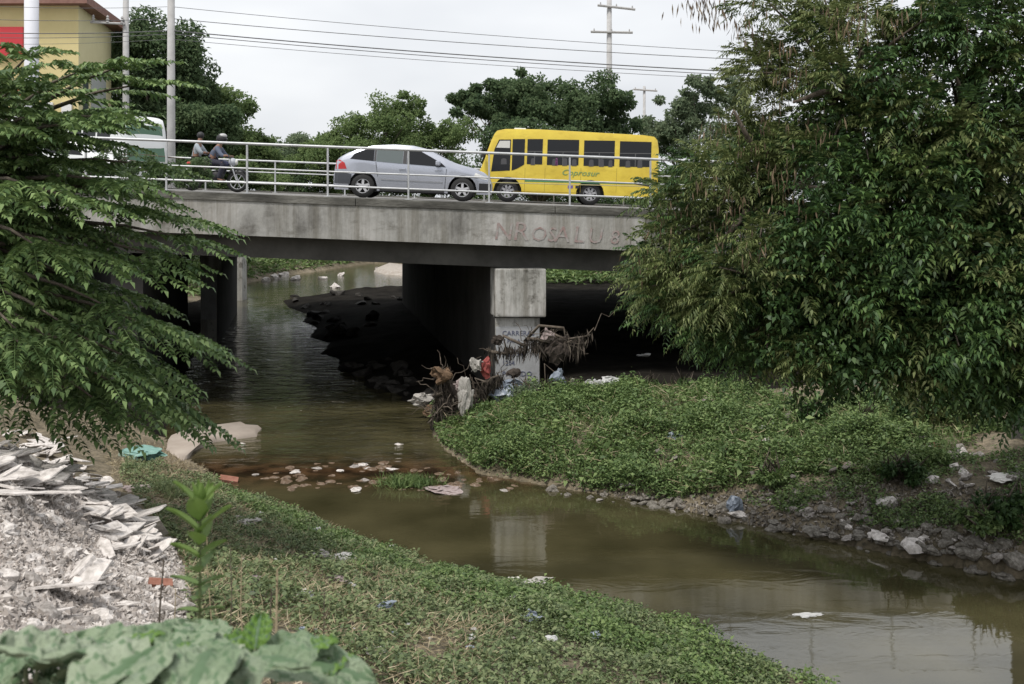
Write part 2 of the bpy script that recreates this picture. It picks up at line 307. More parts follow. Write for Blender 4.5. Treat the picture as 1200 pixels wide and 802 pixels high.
# ------------------------------------------------------------------ the bridges
GR = -.0385; ZT = 5.35
def bw(sk=0.0): return lambda x, y, z: (x+sk*(y-27), y, z+GR*(x+sk*(y-27)))
def bx(x): return ZT+GR*x
FZ = -1.05
def bridge(name, label, y0, y1, piers, kerb=True):
    e = empty(name, (0, y0, 0)); tag(e, label, 'bridge'); inv = lambda o: (setattr(o, 'location', (0, -y0, 0)), o)[1]
    w = bw()
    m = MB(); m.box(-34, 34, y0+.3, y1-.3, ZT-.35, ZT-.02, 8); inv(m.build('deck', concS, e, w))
    m = MB(); m.box(-34, 34, y0+.34, y1-.34, ZT-.016, ZT-.002, 8); inv(m.build('roadway', asph, e, w))
    m = MB(); m.box(-34, 34, y0, y0+.3, ZT+FZ, ZT-.2, 24); inv(m.build('fascia', conc, e, w)); m = MB(); m.box(-34, 34, y1-.3, y1, ZT+FZ, ZT-.2, 8); inv(m.build('rear_fascia', conc, e, w))
    if kerb:
        m = MB(); x = -34
        while x < 34:
            l = random.uniform(3.5, 5); m.box(x, x+l-.012, y0-.03, y0+.32, ZT-.199, ZT+.0+random.uniform(-.006,.006)); x += l
        inv(m.build('kerb', concK, e, w, bevel=.015))
    m = MB(); m.box(-34, 34, y1-.32, y1+.03, ZT-.199, ZT+.03, 8); inv(m.build('far_kerb', concK, e, w))
    yy = y0+.55
    while yy < y1-.8:
        m = MB(); m.box(-34, 34, yy, yy+.4, ZT-1.62, ZT-.351, 8); inv(m.build('girder', concS if yy < y0+1 and kerb else concD, e, w)); yy += 2.1  # inner girders get the darkest concrete, shade carried by the colour
    for (xa, xb, ztop, cap) in piers:
        sk = lambda x, y, z: (x-.195*(y-27), y, z)
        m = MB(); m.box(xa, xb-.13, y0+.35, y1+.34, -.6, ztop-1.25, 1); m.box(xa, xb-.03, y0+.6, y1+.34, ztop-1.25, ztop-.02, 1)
        pr = inv(m.build('pier', [concD, concP], e, sk))  # pier walls painted shade-dark, only capped fronts get the pale concrete
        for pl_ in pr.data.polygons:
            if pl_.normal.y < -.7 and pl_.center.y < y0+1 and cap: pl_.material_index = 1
        if cap:
            m = MB(); m.box(xa-.02, xb, y0+.2, y0+.95, ztop-1.22, ztop+.0, 1); c = m.build('pier_cap', concP, pr, sk, bevel=.04)
            m = MB(); m.box(xa+.015, xb-.145, y0+.338, y0+.349, ztop-2.9, ztop-1.47, 1); c = m.build('painted_panel', plast, pr, sk)
    return e
near = bridge('road_bridge', 'long grey concrete road bridge with railing crossing the stream, nearest the camera', 27, 39.2, [(-.36,.90,3.72,True), (-10.1,-9.25,3.95,False)])
far = bridge('road_bridge', 'second concrete bridge deck standing in shade behind the first', 39.26, 52.0, [(-.36,.90,3.72,False), (-8.92,-8.2,3.95,True)], True)
# joint line and graffiti on the fascia
nf = [c for c in near.children if c.name.startswith('fascia')][0]
def txt(s, name, size, mat, parent, loc, rot=(math.pi/2,0,0), ext=.004, shear=0, sx=1):
    c = bpy.data.curves.new(name, 'FONT'); c.body = s; c.size = size; c.extrude = ext; c.shear = shear; c.resolution_u = 2
    o = bpy.data.objects.new(name, c); COL.objects.link(o); bpy.context.view_layer.update()
    me = bpy.data.meshes.new_from_object(o); bpy.data.objects.remove(o); me.materials.clear(); me.materials.append(mat)
    o = link(name, me, parent, loc); o.rotation_euler = rot; o.scale = (sx, 1, 1); return o
gra = M('faded_red_paint', (.29,.20,.185), .9, [(.32,.265,.25),(.35,.335,.32)], 5, 6, ramp=(.38,.58))
for i, (s, px, sz) in enumerate([('N', 578, .75), ('R', 600, .82), ('OS', 621, .62), ('A', 649, .7), ('L', 671, .72), ('U', 688, .66), ('8', 714, .6)]):
    x = (px-600)*27/F; txt(s, 'graffiti', sz*.82, gra, nf, (x, 27-.006-.001*i, bx(x)-.9), (math.pi/2, math.atan(-GR), 0), ext=.002, shear=.1)
pp = [c for o in near.children if o.name.startswith('pier') for c in o.children if c.name.startswith('painted')][0]
ink = M('blue_paint_text', (.07,.08,.14), .8, [(.13,.14,.2)], 9)
for s, z, sz, sx in [('CARRERAS', 2.03, .17, 1.0), ('Y PARA', 1.84, .14, 1.0), ('ALFA', 1.5, .26, .9), ('1204', 1.28, .16, 1.0), ('PARTIDO', 1.00, .18, 1.0)]:
    txt(s, 'lettering', sz, ink, pp, (-.38+.13, 27.332, z), sx=sx)
def railing(name, label, y, h, xs_, r0, mids):
    e = empty(name, (0, y, 0)); tag(e, label, 'railing')
    w = bw()
    for k, (hz, r) in enumerate([(h, r0)]+mids):
        m = MB(); m.tube([(x, 0, ZT+hz) for x in np.linspace(-27, 27, 14)], r, 8); m.build('rail', galv, e, lambda x, yy, z: (x, yy, z+GR*x), smooth=True)
    for x in xs_:
        m = MB(); m.box(x-.022, x+.022, -.03, .03, bx(x)+.012, bx(x)+h-r0); m.box(x-.09, x+.09, -.09, .09, bx(x)+.0, bx(x)+.014); m.build('post', galv, e, bevel=.006)
    return e
railing('bridge_railing', 'pale tube railing of three rails along the near edge of the bridge', 27.14, 1.25, [(383-600)*27/F+2.02*k for k in range(-10, 14)], .036, [(.63,.022),(.27,.027)])
railing('bridge_railing', 'second tube railing along the far side of the first bridge, behind the car', 38.9, 1.13, [-21+2.5*k for k in range(18)], .034, [(.72,.022),(.36,.022)])

# retaining wall right, abutments
def wallthing(name, label, pts, mat, cat='wall'):
    m = MB()
    m.add(pts, [(0,1,2,3),(7,6,5,4),(0,4,5,1),(1,5,6,2),(2,6,7,3),(3,7,4,0)]); o = m.build(name, mat, bevel=.03); tag(o, label, cat); return o
def bw8(x0, x1, y0, y1, z0, z1, dx=0): return [(x0,y0,z0),(x1,y0,z0),(x1,y0,z1),(x0,y0,z1),(x0+dx,y1,z0),(x1+dx,y1,z0),(x1+dx,y1,z1),(x0+dx,y1,z1)]
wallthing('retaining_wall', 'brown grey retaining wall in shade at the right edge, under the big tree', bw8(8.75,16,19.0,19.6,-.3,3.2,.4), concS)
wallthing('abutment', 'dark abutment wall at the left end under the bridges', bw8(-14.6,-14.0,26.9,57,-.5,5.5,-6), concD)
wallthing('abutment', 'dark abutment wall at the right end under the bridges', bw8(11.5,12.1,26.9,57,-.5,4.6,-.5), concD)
wallthing('wing_wall', 'pale concrete stub of wall beyond the left pier at the water edge', bw8((264-600)*58/F,(284-600)*58/F,58,59,-.4,2.6), concP)

# ------------------------------------------------------------------ vegetation builders
def clump_leaves(C, R, n, ls, flat=.6, up=.5, shell=.75):
    """n leaves per clump, biased to the clump's surface; C (k,3), R (k,)"""
    k = len(C); d = rand_unit(k*n).reshape(k, n, 3); r = rng.uniform(shell**3, 1.1, (k, n, 1))**(1/3)*rng.uniform(.55, 1.05, (k, n, 1))
    P = C[:, None]+d*r*R[:, None, None]*np.array([1, 1, flat]); P = P.reshape(-1, 3); d = d.reshape(-1, 3)
    N = unit(d*.5+np.array([0, 0, up])+rng.normal(size=P.shape)*.45)
    D = unit(d*.5+rng.normal(size=P.shape)*.7+np.array([0, 0, -.3]))
    l = ls*rng.uniform(.6, 1.3, len(P)); return leaves(P, D, N, l, l*.55)
def tree(name, label, base, lobes, ncl, nlf, ls, mat, group=None, trunk_r=.25, cat='tree', barkm=None, flat=.75, clr=(.22,.42)):
    base = Vector(base); e = empty(name, base); tag(e, label, cat, group)
    C = []; R = []
    vol = np.array([l[3]*l[4]*l[5] for l in lobes])**.67; cnt = np.maximum(3, (ncl*vol/vol.sum()).astype(int))
    for l, c in zip(lobes, cnt):
        d = rand_unit(c); d[:, 2] = np.where(d[:, 2] < -.45, -d[:, 2]*.5, d[:, 2]); r = rng.uniform(.45, 1.0, (c, 1))
        r = np.where(rng.random((c, 1)) < .72, rng.uniform(.82, 1.04, (c, 1)), r)
        C.append(np.array(l[:3])+d*r*np.array(l[3:6])); R.append(rng.uniform(*clr, c)*np.mean(l[3:6]))
    C = np.vstack(C); R = np.concatenate(R)
    vv = clump_leaves(C, R, nlf, ls, flat)-np.array(base)
    np_mesh('crown', vv, 4, mat, e)
    m = MB(); top = Vector(np.mean([l[:3] for l in lobes], 0)); fork = base.lerp(Vector((top.x, top.y, base.z+(top.z-base.z)*.75)), .62)
    m.tube([(0,0,-.3), (fork-base)*.5+Vector((.08,.05,0)), fork-base], [trunk_r*1.25, trunk_r, trunk_r*.75], 8)
    for i in rng.choice(len(C), min(len(C), 26), replace=False):
        c = Vector(C[i])-base; f = (fork-base)*random.uniform(.8, 1); mid = f.lerp(c, .5)+Vector((random.uniform(-.3,.3), random.uniform(-.3,.3), random.uniform(.1,.5)))
        m.tube([f, mid, mid.lerp(c,.7)], [trunk_r*.4, trunk_r*.2, .02], 5)
    m.build('trunk', barkm or bark, e, smooth=True)
    return e
def plobe(px, py, Y, rx, ry=None, rz=None):      # lobe from its place in the view, radii in px for x and z
    s = Y/F; c = at(px, py, Y); rz = rz or rx; return (c.x, Y, c.z, rx*s, (ry or rx)*s, rz*s)

# far trees
G = 'trees beyond the bridges'
def btree(label, Y, lobes, ncl, nlf, ls, mat, tr=.3, px=None, **k):
    lb = [plobe(a, b, Y+random.uniform(-1.5,1.5), c, min(c,60), d) for a, b, c, d in lobes]
    x = ((px if px is not None else lobes[0][0])-600)*Y/F
    return tree('tree', label, (x, Y, g1(x, Y)), lb, ncl, nlf, ls, mat, G, tr, **k)
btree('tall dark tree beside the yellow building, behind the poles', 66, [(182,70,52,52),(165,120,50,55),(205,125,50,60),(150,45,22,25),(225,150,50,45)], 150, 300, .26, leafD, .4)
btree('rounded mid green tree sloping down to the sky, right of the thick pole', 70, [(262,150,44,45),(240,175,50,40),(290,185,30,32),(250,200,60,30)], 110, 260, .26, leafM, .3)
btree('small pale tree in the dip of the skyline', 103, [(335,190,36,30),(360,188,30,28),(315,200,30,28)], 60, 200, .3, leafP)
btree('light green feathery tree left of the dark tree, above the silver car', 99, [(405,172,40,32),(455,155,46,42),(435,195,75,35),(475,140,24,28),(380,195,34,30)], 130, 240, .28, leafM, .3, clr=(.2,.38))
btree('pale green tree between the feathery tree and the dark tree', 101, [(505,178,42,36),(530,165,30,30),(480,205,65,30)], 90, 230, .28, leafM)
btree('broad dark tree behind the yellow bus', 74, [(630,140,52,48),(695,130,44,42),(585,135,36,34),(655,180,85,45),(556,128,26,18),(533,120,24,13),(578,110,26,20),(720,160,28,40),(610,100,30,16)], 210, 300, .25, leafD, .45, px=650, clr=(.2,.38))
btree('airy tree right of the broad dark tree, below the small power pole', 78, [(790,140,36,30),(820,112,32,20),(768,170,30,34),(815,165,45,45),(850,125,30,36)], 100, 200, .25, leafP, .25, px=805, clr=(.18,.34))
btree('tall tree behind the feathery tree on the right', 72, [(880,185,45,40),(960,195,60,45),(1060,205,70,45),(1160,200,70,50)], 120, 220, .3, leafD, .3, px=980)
# shrubs behind the bridge, along the skyline base
G2 = 'shrubs growing beyond the bridges'
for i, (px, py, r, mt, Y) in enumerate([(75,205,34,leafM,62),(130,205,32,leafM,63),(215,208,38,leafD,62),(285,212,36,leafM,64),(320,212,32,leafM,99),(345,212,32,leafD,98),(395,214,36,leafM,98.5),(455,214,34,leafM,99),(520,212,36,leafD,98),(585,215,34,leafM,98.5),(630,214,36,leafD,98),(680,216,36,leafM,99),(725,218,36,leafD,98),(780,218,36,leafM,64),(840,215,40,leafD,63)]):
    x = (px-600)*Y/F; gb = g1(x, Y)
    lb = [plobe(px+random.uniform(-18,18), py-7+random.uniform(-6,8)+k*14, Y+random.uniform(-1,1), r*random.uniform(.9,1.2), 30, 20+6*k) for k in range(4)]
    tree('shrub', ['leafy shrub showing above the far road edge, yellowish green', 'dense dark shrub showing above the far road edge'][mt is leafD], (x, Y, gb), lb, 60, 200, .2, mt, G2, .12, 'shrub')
# hedge behind the near railing at left
lb = [(x, 28.2+random.uniform(-.1,.2), bx(x)+.38, .6, .3, .5) for x in np.arange(-15.6, -7.4, .75)]
e = tree('hedge', 'low dark hedge behind the near railing at the left end of the bridge', (-11.5, 28.3, bx(-11.5)), lb, 170, 130, .075, leafD, None, .04, 'hedge', flat=.9)

# left tree with large feather fronds -------------------------------------------------
def fronds(P, D, Ln, npairs, ll, lw, droop=.35, fold=.5, taper=True):
    """P,D (N,3) start and direction, returns quads of leaflets and of rachis strips"""
    D = unit(D); up = np.array([0,0,1.]); Sd = unit(np.cross(D, up)+1e-4); N0 = np.cross(Sd, D); out = []
    Ln = np.asarray(Ln).reshape(-1, 1)
    pos = lambda t: P+D*Ln*t+np.array([0,0,-1.])*droop*Ln*t*t
    for j in range(npairs):
        t = (j+.8+rng.uniform(-.1,.1,(len(P),1)))/npairs; tan = unit(D+np.array([0,0,-2.])*droop*t); q = pos(t)
        sz = np.sin(np.pi*(.18+.74*t))**.8 if taper else 1
        for s in (-1, 1):
            d = unit(Sd*s+tan*.55+np.array([0,0,-fold])+rng.normal(size=P.shape)*.14); n = unit(N0+Sd*s*.5+rng.normal(size=P.shape)*.25)
            l = ll*sz*rng.uniform(.85,1.15,(len(P),1)); out.append(leaves(q, d, n, l, lw*rng.uniform(.8,1.2,(len(P),1)), .2))
    t1 = np.ones((len(P),1)); out.append(leaves(pos(t1), unit(D+np.array([0,0,-2.])*droop), N0, ll*t1*.8, lw*t1, .2))
    rc = []
    for a, b in ((0,.35),(.35,.7),(.7,1)):
        w = Sd*.0035; A, B = pos(a*t1), pos(b*t1); rc.append(np.stack([A-w, A+w, B+w*.6, B-w*.6], 1).reshape(-1, 3))
    return np.vstack(out), np.vstack(rc)
te = empty('feather_leaved_tree', (-7.6, 13.4, g1(-7.6, 13.4))); tag(te, 'big tree on the left bank with long drooping feather leaves reaching over the stream', 'tree'); tb = Vector(te.location)
limbs = [  # tip px, py, depth
 (120,100,12.5),(165,95,12.5),(60,85,12),(20,90,11.5),(185,115,12.6),(150,150,12.2),(110,160,11.8),(185,205,13),(175,240,13),(70,150,12),(30,165,11.5),
 (235,290,13.2),(225,265,13.6),(205,310,13),(150,225,12),(110,245,11.4),(60,230,11.2),(20,245,11),(175,320,12.4),(120,310,11.6),(70,300,11.2),(20,330,11),
 (215,395,13.2),(235,405,13.6),(190,390,12.2),(150,370,12),(100,390,11.4),(50,400,11),(10,420,10.9),(175,430,12.2),(130,430,11.5),(160,460,12.0),
 (225,485,13.2),(200,470,13),(185,445,12.8),(140,480,11.8),(90,440,11.2),(60,450,11.2),(110,500,12),(125,490,12.5),(40,350,12.5),(90,200,12.8),(-30,200,12),(-40,350,12),(-20,120,12),(-30,440,11.3),
 (70,270,14),(120,350,14),(50,450,13.6),(150,280,14.4),(90,120,14),(130,210,14.4),(30,380,14),(100,470,14),(10,200,13.5),(60,330,13.6),(100,400,13.4),(160,350,13.8),(20,470,12.5),(70,500,12.6),(-10,280,12.6),(140,420,14.2),(0,110,12),(45,120,12.4),(90,175,12.6),(20,140,13),(130,180,13),(-20,230,12.8),(40,260,12.8),(190,260,14),(100,160,13.8)]
r4 = random.Random(11); limbs += [(r4.uniform(-40,175), r4.uniform(115,470), r4.uniform(12.8,14.6)) for _ in range(30)]
m = MB(); FP = []; FD = []; FL = []
trunk_top = at(-10, 150, 14.5); pts = [tb+Vector((0,0,-.3)), tb+Vector((.1,.1,1.5)), at(-20, 290, 13.8), trunk_top]
m.tube(pts, [.26,.2,.16,.09], 9)
for (px, py, Y) in limbs:
    tip = at(px-32, py-8-(28 if py > 430 and px < 135 else 0), Y); hgt = max(.15, min(.95, (tip.z-tb.z-.4)/(trunk_top.z-tb.z)))
    s = pts[1].lerp(trunk_top, max(0, hgt-.15)); mid = s.lerp(tip, .5)+Vector((0, 0, .22+.1*random.random())); tip = tip+Vector((0,0,.06))
    m.tube([s, s.lerp(mid,.5)+Vector((0,0,.06)), mid, tip.lerp(mid,.4)+Vector((0,0,.04)), tip], [.05,.04,.03,.02,.01], 5)
    ax = (tip-mid).normalized()
    for k in range(8):
        t = .12+.88*k/7; p = s.lerp(mid, min(1, t*2)) if t < .5 else mid.lerp(tip, (t-.5)*2)
        sgn = 1 if k % 2 else -1; side = ax.cross(Vector((0,0,1))).normalized()*sgn
        d = (ax*.9+side*random.uniform(.4,1.1)+Vector((0,0,random.uniform(-.02,.2)))).normalized()
        FP.append(p); FD.append(d); FL.append(random.uniform(.65,.95)*(1 if t > .3 else .8))
    for a in (-.35, 0, .3):
        d = (ax+ax.cross(Vector((0,0,1)))*a+Vector((random.uniform(-.1,.1),random.uniform(-.15,.1),.05))).normalized(); FP.append(tip); FD.append(d); FL.append(random.uniform(.8,1.05))
m.build('trunk', bark, te, smooth=True, warp=lambda x,y,z: (x-tb.x, y-tb.y, z-tb.z))
FP = np.array([list(p) for p in FP]); FD = np.array([list(p) for p in FD]); FL = np.array(FL)
a_, r_ = fronds(FP, FD, FL, 19, .15, .05, droop=.22, fold=.16)
np_mesh('crown', a_-np.array(tb), 4, leafL, te); tag(np_mesh('leaf_stalks', r_-np.array(tb), 4, leafL, te), kind='stuff')

# right tree with feathery drooping foliage and seed pods -------------------------------
tr = empty('feathery_tree', (9.7, 18.2, g1(9.7, 18.2))); tag(tr, 'huge feathery tree with brown seed pods overhanging the right bank and bridge', 'tree'); rb = Vector(tr.location)
env = [  # envelope of lobes: px, py, Y, rx px, rz px
 (1010,90,17,125,90),(930,110,17.5,55,75),(1120,120,16.5,110,120),(872,205,17.5,62,58),(980,220,16.8,110,90),(1100,260,16.5,120,100),(800,255,18,45,40),(830,310,17.5,75,60),
 (930,330,16.8,100,80),(1050,370,16.5,110,80),(1160,380,16.5,80,90),(870,370,17.2,60,45),(960,395,16.8,80,35),(1080,400,16.8,80,40),(775,330,18,30,30),(950,5,17,60,40),(1090,15,17,60,45),(1170,20,16.5,80,60),(1220,250,16.5,80,160),(1150,430,17.4,60,40)]
C = []; R = []
for (px, py, Y, rx, rz) in env:
    Y *= .88; l = plobe(px, py, Y, rx, min(rx, 90), rz); c = int(5+rx*rz/250)
    d = rand_unit(c); r = np.where(rng.random((c,1)) < .7, rng.uniform(.8,1.05,(c,1)), rng.uniform(.3,.8,(c,1)))
    C.append(np.array(l[:3])+d*r*np.array(l[3:6])); R.append(rng.uniform(.26,.5,c))
C = np.vstack(C); R = np.concatenate(R)
def fr_clumps(C, R, n):
    k = len(C); d = rand_unit(k*n).reshape(k,n,3); P = (C[:,None]+d*R[:,None,None]*rng.uniform(.3,1,(k,n,1))*np.array([1,1,.8])).reshape(-1,3); return P, d.reshape(-1,3)
cpx_ = CX+C[:,0]*F/C[:,1]; cpy_ = HY+(EYE-C[:,2])*F/C[:,1]; keep = rng.random(len(C)) < np.where((cpy_ < 190) & (cpx_ > 900), .68, .87); C, R = C[keep], R[keep]
Cpx, Cpy = CX+C[:,0]*F/C[:,1], HY+(EYE-C[:,2])*F/C[:,1]
fine = (Cpx-760)/440*.75+(Cpy)/480*.45+rng.normal(size=len(C))*.12 < .62       # fine yellowish foliage towards the stream and the top
VV = []; MI = []
for sel, npr, ll, lw, n_, dr, base_mi in ((fine, 9, .12, .021, 38, .34, 1), (~fine, 6, .135, .040, 30, .36, 0)):
    Cs, Rs = C[sel], R[sel]; P, d = fr_clumps(Cs, Rs, n_)
    D = unit(d*.8+rng.normal(size=P.shape)*.4+np.array([0,0,.12])+unit(P-np.array([7.6,17,4]))*.45)
    a_, r_ = fronds(P, D, rng.uniform(.2,.38,len(P)), npr, ll, lw, droop=dr, fold=.3); VV.append(a_)
    per = len(a_)//4//len(P); cm = np.where(rng.random(len(Cs)) < .3, 1-base_mi, base_mi); cm = np.where(rng.random(len(Cs)) < .18, 2, cm)
    fm = np.tile(np.repeat(cm, n_), per); MI.append(fm)
leafRY = M('leaf_feathery_yellow', (.07,.10,.03), .55, [(.13,.165,.055),(.22,.25,.10)], .8, island=.45, trans=.3, spec=.3)
leafRD = M('leaf_feathery_deep', (.03,.065,.022), .5, [(.055,.11,.035),(.10,.17,.05)], .8, island=.45, trans=.2, spec=.35)
np_mesh('crown', np.vstack(VV)-np.array(rb), 4, None, tr, mats=[leafRD, leafRY, leafR], mi=np.concatenate(MI))
m = MB(); f0 = rb+Vector((-.9,-.6,2.3))
m.tube([rb+Vector((0,0,-.3)), rb+Vector((-.1,0,1)), f0], [.34,.28,.24], 9)
hub = [at(1090,300,15.2), at(980,260,15.4), at(1130,160,15), at(1000,120,15.2), at(900,240,15.5), at(930,340,15.2)]
for h in hub: m.tube([f0, f0.lerp(h,.5)+Vector((.1,.1,.3)), h], [.2,.13,.08], 7)
for q in [(930,120,14.2),(1010,60,14.2),(860,130,14.4),(1060,200,14.0),(960,220,14.0),(840,290,14.4),(1120,90,14.1),(1000,330,14.1)]:
    h = min(hub, key=lambda u: (u-at(*q)).length); e_ = at(*q); m.tube([h, h.lerp(e_,.5)+Vector((0,-.1,.15)), e_], [.07,.05,.02], 6)
for c in C[::2]:
    c = Vector(c); h = min(hub, key=lambda q: (q-c).length); m.tube([h, h.lerp(c,.5)+Vector((0,0,random.uniform(.0,.25))), c], [.045,.025,.008], 5)
m.build('trunk', bark, tr, smooth=True, warp=lambda x,y,z: (x-rb.x, y-rb.y, z-rb.z))
# pods
pc = [at(px, py, Y*.88) for px, py, Y in [(815,5,17.2),(830,8,17.2),(845,12,17.3),(822,-4,17.2),(870,25,16.6),(915,60,16.2),(930,90,16.2),(985,15,16),(1000,30,15.8),(905,130,16.5),(880,170,16.6),(850,150,16.8),(830,215,16.8),(800,250,17.4),(770,260,17.6),(760,300,17.6),(850,270,16.4),(880,290,16),(940,230,15.8),(1050,15,15.6),(960,150,15.8),(860,240,16.3),(790,300,17.3),(910,200,16)]]
PP = np.vstack([np.array(list(c))+rng.normal(size=(26,3))*np.array([.16,.16,.12]) for c in pc]); n = len(PP)
pl = leaves(PP, np.array([0,0,-1.])+rng.normal(size=(n,3))*.16, rand_unit(n), rng.uniform(.12,.2,n), .022, .02)
tag(np_mesh('seed_pods', pl-np.array(rb), 4, pod, tr), kind='stuff')
# broad-leaved climber in the lower crown, in shade
vb = Vector((5.6, 17.6, g1(5.6, 17.6))); ve = empty('climbing_vine', vb); tag(ve, 'broad leaved climber hanging in the shaded lower crown of the right tree', 'vine')
C = np.array([list(at(random.uniform(880,1150), random.uniform(270,440), random.uniform(13.6,14.6))) for _ in range(44)]+[list(at(random.uniform(930,1180), random.uniform(400,455), random.uniform(14.8,15.8))) for _ in range(22)]+[list(at(random.uniform(1120,1230), random.uniform(390,480), random.uniform(14.6,15.4))) for _ in range(16)])
np_mesh('foliage', clump_leaves(C, rng.uniform(.2,.42,len(C)), 75, .10, .9)-np.array(vb), 4, leafV, ve)
for k in range(9):
    m = MB(); a = Vector(C[random.randrange(44)]); b = Vector((a.x+random.uniform(-.3,.3), a.y+.6, a.z+random.uniform(.5,1.2))); m.tube([a-vb, a.lerp(b,.5)+Vector((.1,.1,0))-vb, b-vb], [.01,.014,.018], 5); m.build('stem', bark, ve)

# ------------------------------------------------------------------ ground cover
def cover(name, x0, x1, y0, y1, n, poly, ls, mat, h=.12, thr=-.2, lo=.7, aspect=.5, mode='leaf', dmin=.05, seedshift=0):
    x = rng.uniform(x0, x1, n); y = rng.uniform(y0, y1, n); z = gz(x, y); w = dist_pl(x, y, POLY)
    den = fb(x+seedshift, y, lo, 9)+rng.normal(size=n)*.12
    k = (z > .0) & ~inside(x, y, POLY) & (w > dmin) & (den > thr)
    if name == 'far_grass': k &= ~((y < 66) & (x > -14) & (x < -2))
    if poly is not None: k &= in_px(x, y, z, poly)
    x, y, z, den = x[k], y[k], z[k], den[k]; n = len(x)
    mound = .5+.5*fb(x*1.0+31, y, 1.6, 7); hh = h*(np.clip(.35+1.3*(den-thr), .2, 1.6)*(.35+1.1*np.clip(mound, 0, 1.3)))*rng.uniform(0, 1, n)**.6
    P = np.stack([x, y, z+hh], 1)
    if mode == 'leaf':
        D = rng.normal(size=(n,3))*np.array([1,1,.35]); N = np.array([0,0,1.])+rng.normal(size=(n,3))*.45; l = ls*rng.uniform(.5,1.35,n)
        v = leaves(P, D, N, l, l*aspect)
    else:
        P[:,2] = z-.01; D = np.array([0,0,1.])+rng.normal(size=(n,3))*(.35 if mode == 'blade' else 3)*np.array([1,1,.1 if mode != 'blade' else .3]); l = ls*rng.uniform(.4,1.3,n)
        if mode == 'straw': P[:,2] = z+rng.uniform(.005,.05,n)
        v = leaves(P, D, rand_unit(n), l, aspect, .25 if mode == 'blade' else .03)
    o = np_mesh(name, v, 4, mat); return o, n
NEARP = [(150,530),(205,555),(260,560),(330,590),(420,625),(540,668),(660,700),(770,725),(850,760),(1000,815),(380,815),(330,720),(300,790),(225,790),(218,660),(180,610),(140,560)]
for name, args in {'weeds': dict(ls=.055, mat=weedN, n=420000, h=.15, thr=-.22, lo=1.5), }.items():
    o, n = cover(name, -8, 5, 3.5, 22, args['n'], NEARP, args['ls'], args['mat'], args['h'], args['thr'], args['lo'], dmin=.08); tag(o, 'low weeds with tiny leaves covering the near left bank', 'weeds', kind='stuff')
o, n = cover('waterside_weeds', -8, 5, 10, 22, 260000, [(255,548),(330,575),(420,618),(540,660),(660,693),(770,715),(850,750),(990,815),(820,815),(700,760),(560,720),(420,670),(330,620),(255,580)], .06, weedB, .16, -.25, 1.1, dmin=.05, seedshift=9); tag(o, 'brighter weeds fringing the near bank along the water', 'weeds', kind='stuff')
o, n = cover('dry_grass', -8, 5, 3.5, 22, 130000, [(120,500),(260,540),(330,590),(470,650),(600,720),(560,815),(225,815),(215,650),(130,560)], .16, straw, thr=-.6, mode='straw', aspect=.007, seedshift=4); tag(o, 'dry yellow straw and dead stems lying over the near bank', 'straw', kind='stuff')
o, n = cover('grass', -8, -2, 9, 18, 60000, [(0,480),(140,480),(190,520),(240,575),(200,590),(130,550),(60,515),(0,500)], .22, weedN, thr=-.5, mode='blade', aspect=.012); tag(o, 'tall thin grass at the foot of the left tree', 'grass', kind='stuff')
o, n = cover('grass', -9, 0, 14, 24, 40000, [(150,500),(205,535),(260,570),(250,600),(200,580),(150,540)], .10, straw, thr=-.4, mode='blade', aspect=.01); tag(o, 'dry grass below the left tree near the pale silt bar', 'grass', kind='stuff')
# right bank
RP = [(485,500),(560,478),(640,460),(720,458),(850,460),(960,478),(1100,468),(1150,500),(1120,545),(1060,560),(960,560),(900,562),(850,578),(780,590),(700,588),(640,582),(590,575),(550,560)]
o, n = cover('bank_weeds', -3, 10, 16, 30, 420000, RP, .075, weedB, .38, -.28, .75, dmin=.03, seedshift=3); tag(o, 'lush bright green weeds carpeting the right bank before the pier', 'weeds', kind='stuff')
RP2 = [(840,575),(900,560),(1060,530),(1110,480),(1210,480),(1210,690),(1100,655),(1000,632),(900,606)]
o, n = cover('bank_creeper', -3, 10, 16, 30, 26000, RP, .15, weedB, .36, -.1, 1.1, dmin=.05, seedshift=21); tag(o, 'larger leaved creeper mixed into the right bank weeds', 'creeper', kind='stuff')
o, n = cover('bank_straw', -3, 10, 16, 28, 9000, RP, .3, straw, thr=-.3, mode='straw', aspect=.012, seedshift=17); o.location.z = .12; tag(o, 'dry stems lying on the right bank weeds', 'straw', kind='stuff')
o, n = cover('bank_grass', -3, 10, 16, 28, 30000, RP, .34, weedB, .26, -.4, 1.3, mode='blade', aspect=.014, dmin=.1, seedshift=13); tag(o, 'taller thin grass standing out of the right bank weeds', 'grass', kind='stuff')
o, n = cover('shade_weeds', 2, 12, 13, 22, 260000, RP2, .06, weedB, .2, .12, 1.3, dmin=.3, seedshift=6); tag(o, 'darker weeds in patches between the stones on the right bank', 'weeds', kind='stuff')
o, n = cover('far_grass', -30, 25, 57, 108, 110000, None, .4, weedB, .3, -.6, .25, aspect=.35, dmin=.3); tag(o, 'green grass on the banks beyond the bridges', 'grass', kind='stuff')
# small leafy plants on the right bank under the tree
for i, (px, py, r) in enumerate([(1030,475,22),(1075,482,26),(1010,500,18),(955,488,16),(1120,490,24),(1180,600,30),(1150,615,26),(1060,555,22),(905,560,16),(560,540,10)]):
    if i == 9: continue
    p = hit(px, py+r*.6); s = p.y/F; lb = [(p.x, p.y, p.z+r*s*.6, r*s, r*s*.8, r*s*.7)]
    tree('bush', 'small leafy bush among the stones of the shaded right bank', p, lb, 16, 90, .09, leafV if i % 2 else weedB, 'bushes on the right bank', .015, 'bush', clr=(.3,.5))
